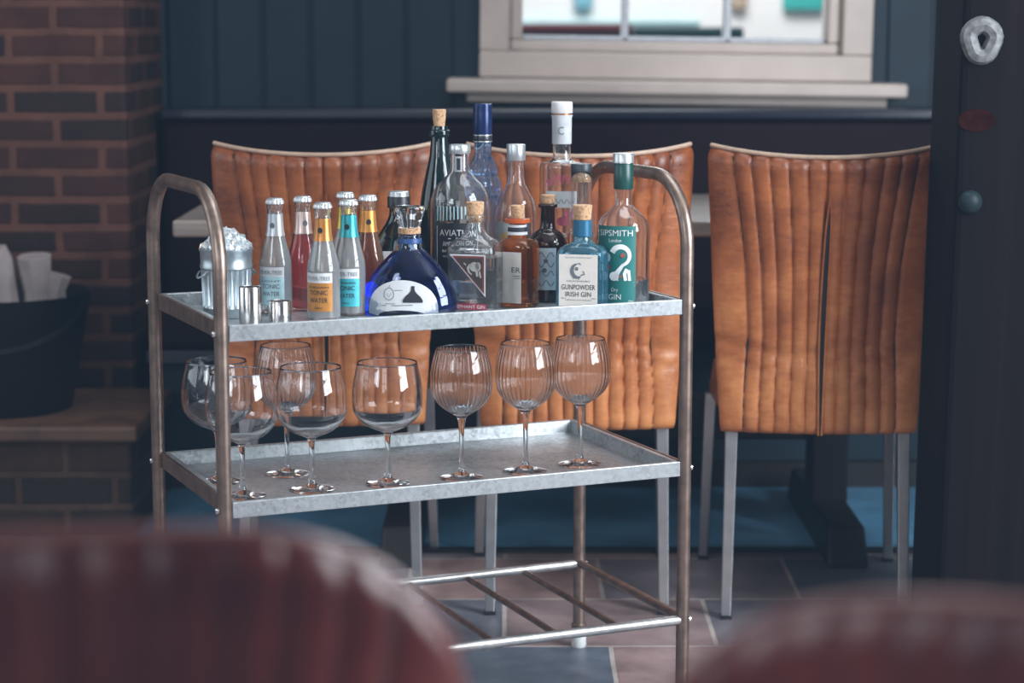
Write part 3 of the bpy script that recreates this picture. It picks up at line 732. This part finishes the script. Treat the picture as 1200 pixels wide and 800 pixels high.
for j in range(nv+1):
    for i in range(nu+1):
        a = pi*(1-i/nu); ro = lerp(.30, 1.0, j/nv)
        xo, zo = .0560*cos(a), .008+.052*sin(a)**.8 if 0 < i < nu else .004
        xi, zi = .040*cos(a), .0015+.010*sin(a)
        vs.append(pb(lerp(xi, xo, j/nv)-.005, max(.0012, lerp(zi, zo, j/nv))))
m.add(vs, [(j*(nu+1)+i, j*(nu+1)+i+1, (j+1)*(nu+1)+i+1, (j+1)*(nu+1)+i) for j in range(nv) for i in range(nu)]); m.f = [f[::-1] for f in m.f]
lb = m.build('paper_label', M['white_label'], b, angle=80)
pb3 = lambda x_, z_: pb2(x_+.007, z_+.002)
pb4 = lambda x_, z_: (x_+.007, bell_y(x_+.007, z_+.002)-.0010, z_+.002)
m = MB()
rows = [(.0222,.0155),(.0255,.0160),(.0290,.0140),(.0325,.0115),(.0360,.0075),(.0390,.0048),(.0420,.0030),(.0455,.0026),(.0490,.0026)]
for (za, ha), (zb, hb) in zip(rows, rows[1:]):
    for q in range(6): m.add([pb4(.0045+lerp(-ha, ha, q/6), za), pb4(.0045+lerp(-ha, ha, (q+1)/6), za), pb4(.0045+lerp(-hb, hb, (q+1)/6), zb), pb4(.0045+lerp(-hb, hb, q/6), zb)], [(0,1,2,3)])
m.build('still_emblem', M['black_ink'], lb)
m = MB(); outline(pb3, [(-.034+.0085*cos(a), .034+(.0085 if sin(a) < 0 else .012)*sin(a)) for a in [2*pi*i/18 for i in range(18)]], .0007, m)
stroke(pb3, [(-.034,.046),(-.033,.050)], .0007, m); stroke(pb3, [(-.038,.036),(-.034,.030),(-.030,.037)], .0006, m); stroke(pb3, [(-.046,.0165),(-.022,.0170),(.004,.0180)], .0012, m); stroke(pb3, [(-.040,.0195),(-.024,.0200)], .0010, m)
stroke(pb3, [(-.026,.0415),(-.012,.0420)], .0009, m)
m.build('lettering', M['grey_ink'], lb)

# tall black-green bottle with a cork
b = thing('spirit_bottle', 'tall black-green bottle with a pale cork, at the back behind the rounded clear bottle', 'bottle', uv(.497,.362,ZF), 0, SPI)
MB().loft(smooth_secs([(0,.030),(.003,.0345),(.030,.0355),(.140,.0350),(.175,.0325),(.210,.0255),(.245,.0175),(.275,.0150),(.279,.0150),(.2805,.0178),(.289,.0178),(.2905,.0155),(.297,.0150)], 4), 44).build('glass_body', plain('black_green_glass', (.006,.016,.015), .07, 0, .6), b, angle=70)
cyl(b, 'cork', M['cork'], [(.2965,.0095),(.312,.0112),(.3245,.0118),(.3255,.011)])

# rounded clear bottle with the dark label (AVIATION)
b = thing('spirit_bottle', 'rounded clear bottle with a dark AVIATION label, behind the corked square bottle', 'bottle', uv(.500,.275,ZF), R(-6), SPI)
secs = [(0,.046),(.002,.0495),(.008,.0508),(.100,.0510),(.165,.0505),(.184,.0475),(.199,.0400),(.211,.0285),(.221,.0195),(.230,.0165),(.255,.0158),(.258,.0158)]
g, B2 = bottle_glass(b, secs, .0022, M['clear'], .007)
fill(b, B2, .060, M['gin'])
cyl(b, 'cap', M['silver_cap'], [(.254,.0178),(.255,.0184),(.268,.0182),(.2695,.0172)])
pc = on_cyl(.0510, 0, .0004); pt = on_cyl(.0510, 0, .0010); pu = on_cyl(.0510, 0, .0014)
m = MB(); pts = [(-.039,.046),(.040,.046),(.040,.141),(.036,.152),(-.032,.138),(-.039,.134)]
patch(pc, -.040, .040, .046, .140, 16, m); dl = m.build('dark_label', plain('charcoal_label', (.010,.014,.020), .45), b)
m = MB()
for i in range(12): stroke(pc, [(-.036+i*.0065,.143+.0006*i), (-.035+i*.0063,.168)], .0022, m)
m.build('fluted_band', plain('pale_blue_flutes', (.42,.62,.68), .4), b)
m = text_mb([('AVIATION', .002, .1185, .064, .0150), ('AMERICAN GIN', .002, .1010, .052, .0110), ('BATCH DISTILLED', .002, .0905, .054, .0062), ('BOTTLED BY HAND', .002, .0820, .050, .0045)], pt)
outline(pt, [(-.037,.066),(.038,.066),(.038,.142),(-.037,.134)], .0009, m); stroke(pt, [(-.014,.1135),(.004,.1150),(.020,.1130)], .0014, m)
for i in range(4): stroke(pt, [(-.030,.060-i*.0035),(.030,.060-i*.0035)], .0007, m)
m.build('lettering', M['white_ink'], dl)
pn = on_cyl(.0172, 0, .0004); m = MB(); patch(pn, -.0065, .0065, .224, .250, 6, m); nl = m.build('neck_label', plain('grey_label', (.40,.44,.47), .5), b)
m = MB(); pn2 = on_cyl(.0172, 0, .0010)
patch(pn2, -.0030, .0030, .227, .247, 4, m); m.build('neck_panel', M['black_ink'], nl)

# cobalt bottle with ribbed shoulders
b = thing('spirit_bottle', 'tall pale blue bottle with a long navy cap and ribbed shoulder', 'bottle', uv(.580,.366,ZF), 0, SPI)
n = 80; vs, fs = [], []
A = smooth_secs([(0,.024),(.003,.0275),(.02,.0265),(.150,.0265),(.178,.0310),(.192,.0325),(.204,.0285),(.209,.0250),(.216,.0262),(.224,.0245),(.238,.0175),(.250,.0155),(.280,.0150)], 4)
for (z, r, _, _) in A:
    amp = .0022*max(0, min(1, (z-.150)/.02, (.240-z)/.01))
    for k in range(n): t_ = 2*pi*k/n; rr = r-amp*(1-abs(cos(6*t_))); vs.append((rr*cos(t_), rr*sin(t_), z))
for i in range(len(A)-1):
    for k in range(n): fs.append((i*n+k, i*n+(k+1) % n, (i+1)*n+(k+1) % n, (i+1)*n+k))
fs += [tuple(range(n))[::-1], tuple(range((len(A)-1)*n, len(A)*n))]
m = MB(); m.add(vs, fs); m.build('glass_body', glass('pale_blue_glass', (.36,.60,1.0), .02, 1.47, .10), b, angle=70)
cp = cyl(b, 'cap', plain('navy_cap', (.008,.022,.095), .25, .3), [(.279,.0158),(.285,.0166),(.318,.0166),(.324,.0162),(.330,.0166),(.3335,.0164),(.334,.0150)])
cyl(b, 'neck_band', plain('silver_black_band', (.020,.022,.030), .35), [(.267,.0160),(.268,.0166),(.280,.0166),(.281,.0160)])
m = MB()
for z in (.2685, .2795): m.loft([(z-.0008,.0168),(z+.0008,.0168)], 32, False, False)
m.build('silver_ring', M['silver_cap'], b)

# clear bottle with silver cap
b = thing('spirit_bottle', 'clear round-shouldered bottle with a tall silver screw cap and pale label', 'bottle', uv(.615,.300,ZF), R(-12), SPI)
secs = [(0,.033),(.002,.0362),(.010,.0372),(.120,.0372),(.146,.0365),(.166,.0320),(.184,.0230),(.197,.0165),(.212,.0140),(.236,.0132),(.240,.0132)]
g, B2 = bottle_glass(b, secs, .0020, M['clear'], .006); fill(b, B2, .085, M['gin'])
cyl(b, 'cap', M['silver_cap'], [(.238,.0158),(.239,.0164),(.252,.0160),(.264,.0164),(.2655,.0160),(.266,.0145)])
pc = on_cyl(.0372, 0, .0004); m = MB(); patch(pc, -.036, .036, .035, .134, 16, m); lb = m.build('paper_label', plain('pale_grey_label', (.42,.45,.46), .5, var=.08), b)
m = MB(); pt = on_cyl(.0372, 0, .0010)
for i in range(9):
    a = 2*pi*i/9; poly(pt, [(-.012,.105),(-.012+.010*cos(a-.2),.105+.010*sin(a-.2)),(-.012+.012*cos(a),.105+.012*sin(a)),(-.012+.010*cos(a+.2),.105+.010*sin(a+.2))], m)
disc(pt, -.012, .105, .005, .005, m); m.build('flower_emblem', plain('yellow_ink', (.72,.42,.05), .5), lb)

# tall clear bottle with frosted sleeve
b = thing('spirit_bottle', 'tallest clear bottle with white cap and frosted neck sleeve, flat shoulders', 'bottle', uv(.722,.343,ZF), R(-6), SPI)
secs = [(0,.034),(.002,.0382),(.008,.0395),(.218,.0395),(.2245,.0390),(.2285,.0350),(.2305,.0250),(.234,.0175),(.240,.0162),(.300,.0160),(.305,.0160)]
g, B2 = bottle_glass(b, secs, .0022, M['clear'], .008); fill(b, B2, .100, M['gin'])
sl = cyl(b, 'neck_sleeve', plain('frosted_sleeve', (.55,.57,.60), .5), [(.262,.0166),(.263,.0172),(.308,.0176),(.311,.0188),(.313,.0188)])
cyl(b, 'copper_ring', plain('copper_band', (.35,.16,.08), .35, .6), [(.313,.0178),(.316,.0178)])
cyl(b, 'cap', M['white_cap'], [(.316,.0184),(.317,.0190),(.334,.0188),(.336,.0178)])
text_mb([('C', 0, .279, .010, .020)], on_cyl(.0176, 0, .0008)).build('lettering', M['grey_ink'], sl)
pc = on_cyl(.0395, 0, .0004); pt = on_cyl(.0395, 0, .0009)
m = MB(); patch(pc, -.028, .030, .152, .181, 12, m); lb = m.build('paper_label', M['white_label'], b)
m = MB(); stroke(pt, [(-.020+.040*i/24, .163+.007*sin(i*1.05)*(1 if i < 8 else .55)) for i in range(25)], .0012, m); m.build('lettering', M['grey_ink'], lb)
m = MB(); stroke(pc, [(-.026+.044*i/20, .195+.008*sin(i*1.3)+.0004*i) for i in range(21)], .0024, m); stroke(pc, [(-.014+.028*i/12, .206+.005*sin(i*1.5)) for i in range(13)], .0018, m)
for dx, dz in ((-.022,.135),(.004,.128),(.018,.140)): disc(pc, dx, dz, .010, .008, m)
m.build('pink_script', plain('pink_ink', (.60,.12,.20), .5), b)

# slim tube-necked bottle with black stopper
b = thing('spirit_bottle', 'slim clear tube-shaped bottle with black-topped cork, behind the square turquoise bottle', 'bottle', uv(.727,.272,ZF), 0, SPI)
secs = [(0,.022),(.002,.0250),(.120,.0252),(.140,.0235),(.150,.0200),(.156,.0188),(.160,.0185),(.217,.0185)]
g, B2 = bottle_glass(b, secs, .0018, M['clear'], .006); fill(b, B2, .110, M['gin'])
cyl(b, 'cork', M['cork'], [(.200,.0163),(.2165,.0163),(.2175,.0160)])
cyl(b, 'stopper', plain('slate_cap', (.030,.042,.055), .4), [(.2178,.0178),(.2185,.0186),(.2300,.0186),(.2310,.0178)])

# SIPSMITH bottle
b = thing('spirit_bottle', 'clear bottle with green SIPSMITH label and green neck, rightmost on the cart', 'bottle', uv(.7215,.096,ZF), R(-20), SPI); b.scale = (.955, .955, 1.03)
secs = [(0,.042),(.002,.0455),(.008,.0468),(.122,.0468),(.135,.0450),(.147,.0385),(.157,.0275),(.165,.0185),(.172,.0152),(.200,.0145),(.236,.0145)]
g, B2 = bottle_glass(b, secs, .0024, M['clear'], .007); fill(b, B2, .048, M['gin'])
cyl(b, 'neck_sleeve', plain('bottle_green', (.008,.060,.052), .35), [(.194,.0166),(.195,.0172),(.2345,.0170),(.2355,.0162)])
cyl(b, 'cap', M['silver_cap'], [(.2358,.0178),(.2365,.0186),(.250,.0184),(.2515,.0174)])
pc = on_cyl(.0468, 0, .0004); LZ = .0105; pt_ = on_cyl(.0468, 0, .0010); pu_ = on_cyl(.0468, 0, .0015)
pt = lambda x_, z_: pt_(x_, z_+LZ)
pu = lambda x_, z_: pu_(x_, z_+LZ)
m = MB(); patch(pc, -.037, .037, .006, .1375, 18, m); lb = m.build('paper_label', plain('teal_green_label', (.012,.155,.145), .5, var=.05), b)
m = text_mb([('SIPSMITH', .0, .1110, .062, .0140), ('London', 0, .1010, .022, .0085), ('Dry', .0, .0215, .012, .0085), ('GIN', .0, .0085, .022, .0125), ('70cl', .028, .0045, .009, .0040)], pt)
stroke(pt, [(-.036,.0305),(.036,.0305)], .0012, m); stroke(pt, [(-.034,.0360),(.034,.0360)], .0006, m)
# swan-necked still
stroke(pt, [(.020+.0155*cos(a)-.010, .079+.0150*sin(a)) for a in [R(-70+230*i/24) for i in range(25)]], [.005+.0045*i/24 for i in range(25)], m)
stroke(pt, [(.0150,.0655),(.0075,.056),(.0020,.049),(-.0010,.041)], [.005,.007,.010,.016], m)
disc(pt, -.001, .046, .0085, .0075, m); disc(pt, -.016, .076, .0085, .008, m)
stroke(pt, [(-.020,.040),(-.019,.066)], .007, m); stroke(pt, [(.019,.039),(.017,.050),(.021,.058)], .006, m); stroke(pt, [(.026,.039),(.024,.056)], .005, m)
m.build('lettering', M['white_ink'], lb)
m = MB()
for (x_, z_, rx, rz_) in ((.014,.080,.0045,.004),(-.012,.060,.005,.006),(.010,.046,.0025,.003),(-.019,.052,.0022,.004)): disc(pu, x_, z_, rx, rz_, m, 10)
m.build('emblem_detail', plain('russet_ink', (.28,.10,.08), .5), lb)

# square corked bottle (ELEPHANT GIN)
b = thing('spirit_bottle', 'square clear corked bottle with triangular label and red ELEPHANT GIN strip', 'bottle', uv(.486,.174,ZF), R(-16), SPI)
e = 4.2
secs = [(0,.036,.030,e),(.002,.0415,.0355,e),(.006,.0430,.0365,e),(.098,.0430,.0365,e),(.108,.0415,.0350,3.6),(.116,.0345,.0300,2.8),(.122,.0255,.0240,2.2),(.128,.0195,.0195,2),(.136,.0160,.0160,2),(.146,.0140,.0140,2),(.149,.0140,.0140,2),(.150,.0175,.0175,2),(.157,.0175,.0175,2),(.1585,.0150,.0150,2)]
g, B2 = bottle_glass(b, secs, .0028, M['clear'], .008, 64); fill(b, B2, .090, M['gin'], 64)
cyl(b, 'cork', M['cork'], [(.146,.0108),(.1595,.0118),(.160,.0140),(.172,.0152),(.1795,.0152),(.1803,.0140)])
py = on_flat(-.0370); py2 = on_flat(-.0375); py3 = on_flat(-.0379)
tri = [(-.033,.096),(.029,.096),(.029,.026)]
m = MB(); poly(py, tri[::-1], m); lb = m.build('triangular_label', M['white_label'], b)
def inset(ts, k): cx_ = sum(p[0] for p in ts)/3; cz_ = sum(p[1] for p in ts)/3; return [(cx_+(x_-cx_)*k, cz_+(z_-cz_)*k) for x_, z_ in ts]
m = MB(); poly(py2, inset(tri, .90)[::-1], m); m.build('label_border', plain('brick_red_ink', (.20,.045,.040), .5), lb)
m = MB(); poly(py3, inset(tri, .76)[::-1], m); m.build('label_field', plain('dark_brown_ink', (.045,.032,.026), .5), lb)
py4 = on_flat(-.0383)
m = MB(); disc(py4, .0105, .0760, .0085, .0080, m); stroke(py4, [(.004,.079),(-.001,.074),(.001,.067),(.006,.063)], [.006,.004,.0032,.0022], m); disc(py4, .0165, .0765, .005, .0072, m); stroke(py4, [(.014,.069),(.0155,.060)], .004, m); stroke(py4, [(.019,.069),(.021,.058)], .003, m); stroke(py4, [(-.004,.0785),(-.008,.082)], .0022, m)
m.build('emblem', plain('pale_grey_ink', (.40,.38,.36), .5), lb)
m = MB(); patch(py, -.030, .031, .0045, .0145, 2, m); st = m.build('red_strip', plain('crimson_label', (.34,.012,.045), .5), b)
text_mb([('ELEPHANT GIN', .0, .0066, .056, .0082)], py2).build('lettering', M['white_ink'], st)

# orange bottle
b = thing('spirit_bottle', 'copper-orange corked bottle with a cream label reading ER', 'bottle', uv(.570,.190,ZF), R(-24), SPI)
e = 3.6
secs = [(0,.028,.024,e),(.002,.0325,.028,e),(.006,.0340,.0295,e),(.096,.0340,.0295,e),(.106,.0325,.0285,3.2),(.112,.0265,.0240,2.6),(.116,.0185,.0180,2),(.122,.0150,.0150,2),(.140,.0135,.0135,2),(.142,.0135,.0135,2),(.143,.0205,.0205,2),(.147,.0205,.0205,2),(.1485,.0140,.0140,2)]
og = glass('copper_orange_glass', (.96,.42,.14), .03, 1.47, .04)
g, B2 = bottle_glass(b, secs, .0026, og, .008, 56)
cyl(b, 'cork', M['cork'], [(.146,.0100),(.150,.0112),(.1695,.0122),(.1705,.0112)])
nb = cyl(b, 'neck_label', M['white_label'], [(.121,.0165),(.1215,.0169),(.138,.0152),(.1385,.0148)])
cyl(b, 'neck_stripe', M['black_ink'], [(.1265,.0166),(.127,.0170),(.1335,.0163),(.134,.0158)])
m = MB(); patch(on_flat(-.0300), -.024, .020, .008, .094, 2, m); lb = m.build('paper_label', M['cream'], b)
m = text_mb([('ER', .0105, .060, .016, .0125)], on_flat(-.0305)); stroke(on_flat(-.0305), [(.005,.054),(.018,.054)], .001, m); stroke(on_flat(-.0305), [(.008,.0505),(.018,.0505)], .001, m); m.build('lettering', M['black_ink'], lb)
cyl(b, 'wax_collar', plain('orange_wax', (.55,.10,.02), .3), [(.1405,.0145),(.1412,.0208),(.1475,.0210),(.1482,.0150)])

# dark brown bottle
b = thing('spirit_bottle', 'dark brown apothecary bottle with a small cork, behind the orange bottle', 'bottle', uv(.645,.232,ZF), R(-10), SPI)
secs = [(0,.028),(.002,.0318),(.008,.0330),(.092,.0330),(.106,.0312),(.117,.0245),(.123,.0160),(.130,.0130),(.158,.0122),(.1605,.0122),(.1615,.0165),(.166,.0165),(.1675,.0130)]
MB().loft(smooth_secs(secs, 4), 48).build('glass_body', plain('dark_brown_glass', (.020,.007,.006), .06, 0, .7), b, angle=70)
cyl(b, 'cork', M['cork'], [(.167,.0095),(.169,.0115),(.182,.0125),(.1828,.0115)])
pc = on_cyl(.0330, 0, .0004); m = MB(); patch(pc, -.020, .020, .022, .094, 12, m); lb = m.build('paper_label', plain('pale_blue_label', (.42,.53,.60), .5, var=.06), b)
pt = on_cyl(.0330, 0, .0009); m = MB()
for z in (.034,.050,.066,.082):
    stroke(pt, [(-.016+.032*i/14, z+.005*sin(i*.9+z*200)) for i in range(15)], .0014, m); disc(pt, -.008+.012*sin(z*300), z+.006, .004, .004, m)
m.build('printed_pattern', plain('slate_ink', (.07,.11,.15), .5), lb)

# turquoise square bottle (GUNPOWDER IRISH GIN)
b = thing('spirit_bottle', 'turquoise square bottle with cream GUNPOWDER IRISH GIN label, front right of the cart', 'bottle', uv(.635,.072,ZF), R(-13), SPI); b.scale = (.97, .97, 1.05)
e = 5.0
tq = glass('turquoise_glass', (.42,.82,.98), .03, 1.47, .04)
g, B2 = bottle_glass(b, [(0,.034,.026,e),(.002,.0390,.0305,e),(.006,.0405,.0320,e),(.090,.0405,.0320,e),(.098,.0395,.0312,4.2),(.104,.0340,.0280,3.2),(.108,.0240,.0220,2.4),(.112,.0175,.0172,2),(.118,.0150,.0150,2),(.146,.0145,.0145,2)], .0026, tq, .008, 64)
cyl(b, 'neck_band', plain('blue_foil', (.020,.130,.240), .35, .2), [(.1205,.0158),(.121,.0164),(.1455,.0160),(.146,.0154)])
cyl(b, 'cork', M['cork'], [(.1455,.0130),(.147,.0148),(.1685,.0166),(.1695,.0155)])
m = MB()
for i in range(13):
    x_ = -.036+i*.006
    m.tube([(x_, -.0318, .006), (x_, -.0318, .092), (x_*.93, -.030, .098)], .0010, 6)
for sg in (-1, 1):
    for i in range(9): m.tube([(sg*.0402, -.022+i*.0055, .006), (sg*.0402, -.022+i*.0055, .092)], .0010, 6)
m.build('fluting', tq, b)
m = MB(); patch(on_flat(-.0332), -.0335, .0330, .0115, .0945, 2, m); m2 = m; lb = m.build('paper_label', M['cream'], b)
pf_ = on_flat(-.0337); pl_ = lambda x_, z_: pf_(x_, z_+.0062)
m = text_mb([('GUNPOWDER', 0, .0335, .058, .0112), ('IRISH GIN', 0, .0225, .044, .0108)], pl_)
m.build('lettering', M['black_ink'], lb)
m = text_mb([('DRUMSHANBO', 0, .0455, .040, .0036), ('SLOW DISTILLED', 0, .0825, .046, .0030), ('ORIENTAL BOTANICALS', 0, .0160, .044, .0030), ('70cl', -.026, .0185, .008, .0035), ('43%', .026, .0185, .008, .0035)], pl_)
m.build('fine_print', M['grey_ink'], lb)
m = MB(); stroke(pl_, [(.010*cos(a)-.001, .063+.0105*sin(a)) for a in [R(100+200*i/20) for i in range(21)]], [.002+.0045*sin(pi*i/20) for i in range(21)], m)
stroke(pl_, [(.004,.0555),(.011,.058),(.008,.0625)], .002, m); stroke(pl_, [(-.002,.0735),(.002,.075),(.004,.072)], .0016, m); disc(pl_, -.003, .066, .003, .003, m)
stroke(pl_, [(-.007,.0525),(-.009,.0500)], .0012, m); stroke(pl_, [(.001,.0520),(.001,.0490)], .0012, m)
m.build('emblem', M['grey_ink'], lb)

# ------------------------------------------------------------------ light
def area(name, loc, target, sx, sy, power, col=(1,1,1)):
    l = bpy.data.lights.new(name, 'AREA'); l.shape = 'RECTANGLE'; l.size = sx; l.size_y = sy; l.energy = power; l.color = col
    o = bpy.data.objects.new(name, l); COL.objects.link(o); o.location = loc
    import mathutils
    d = mathutils.Vector(target)-mathutils.Vector(loc); o.rotation_euler = d.to_track_quat('-Z', 'Y').to_euler(); return o
COOL = (.86,.93,1.0)
# tall casement window on the right-hand side of the room, two by three panes
for dy in (-.42, .42):
    for dz in (-.66, 0, .66):
        area('window_and_fill_light', (2.25, 2.05+dy, 1.75+dz), (1.0, 2.55+dy, 1.45+dz), .72, .56, 26, COOL)
# window on the left-hand side, two by two panes
for dy in (-.34, .34):
    for dz in (-.34, .34):
        area('window_and_fill_light', (-1.9, .75+dy, 1.75+dz), (-.9, 1.75+dy, 1.35+dz), .56, .58, 7, COOL)
# window behind, two by two panes
for dx in (-.36, .36):
    for dz in (-.38, .38):
        area('window_and_fill_light', (-.75+dx, -1.4, 1.65+dz), (-.5+dx*.8, 2.0, 1.2+dz*.8), .62, .66, 4.5, COOL)
# unseen fill on the far left, added to brighten the glass edges
area('window_and_fill_light', (-2.9, 3.3, 1.5), (0, 3.5, .9), 2.0, 1.5, 20, COOL)
# unseen overhead fill, added for cool top light on rims, cart and table
area('sky_and_fill_light', (.35, 3.9, 2.75), (.25, 3.8, 0), 1.5, 1.2, 26, COOL)
# daylight falling through the far window
area('sky_and_fill_light', (.45, 6.9, 3.2), (.45, 5.0, .8), 1.6, 1.2, 160, (.80,.90,1.0))
area('sky_and_fill_light', (.6, 9.0, 4.6), (.6, 11.4, 1.2), 4, 2, 400, (1.0,.97,.97))
# warm lamp by the chimney
lp = bpy.data.lights.new('wall_lamp', 'POINT'); lp.energy = 4; lp.color = (1,.62,.38); lp.shadow_soft_size = .08
o = bpy.data.objects.new('wall_lamp', lp); COL.objects.link(o); o.location = (-1.75, 4.2, 1.9)
w = bpy.data.worlds.new('room_ambient'); SC.world = w; w.use_nodes = True
bg = w.node_tree.nodes['Background']; bg.inputs[0].default_value = (.45,.62,.85,1); bg.inputs[1].default_value = .08

# ------------------------------------------------------------------ camera
c = bpy.data.cameras.new('camera'); co = bpy.data.objects.new('camera', c); COL.objects.link(co); SC.camera = co
co.location = (0, 0, 1.1583); co.rotation_euler = (pi/2-.1489, 0, 0)
c.sensor_width = 36; c.lens = 2497/1200*36; c.clip_start = .05
c.dof.use_dof = True; c.dof.focus_distance = 3.52; c.dof.aperture_fstop = 3.3

# ------------------------------------------------------------------ film look
SC.view_settings.view_transform = 'Standard'
SC.cycles.use_denoising = True
SC.cycles.max_bounces = 16; SC.cycles.transmission_bounces = 14; SC.cycles.glossy_bounces = 6; SC.cycles.diffuse_bounces = 4
SC.cycles.sample_clamp_indirect = 6
vs_ = SC.view_settings; vs_.use_curve_mapping = True
cm = vs_.curve_mapping
cm.use_clip = False; cm.extend = 'EXTRAPOLATED'
for i, l in enumerate((.0085, .0150, .0235)):
    cv = cm.curves[i]; cv.points[0].location = (0, l); cv.points[-1].location = (1, 1)
cm.update()
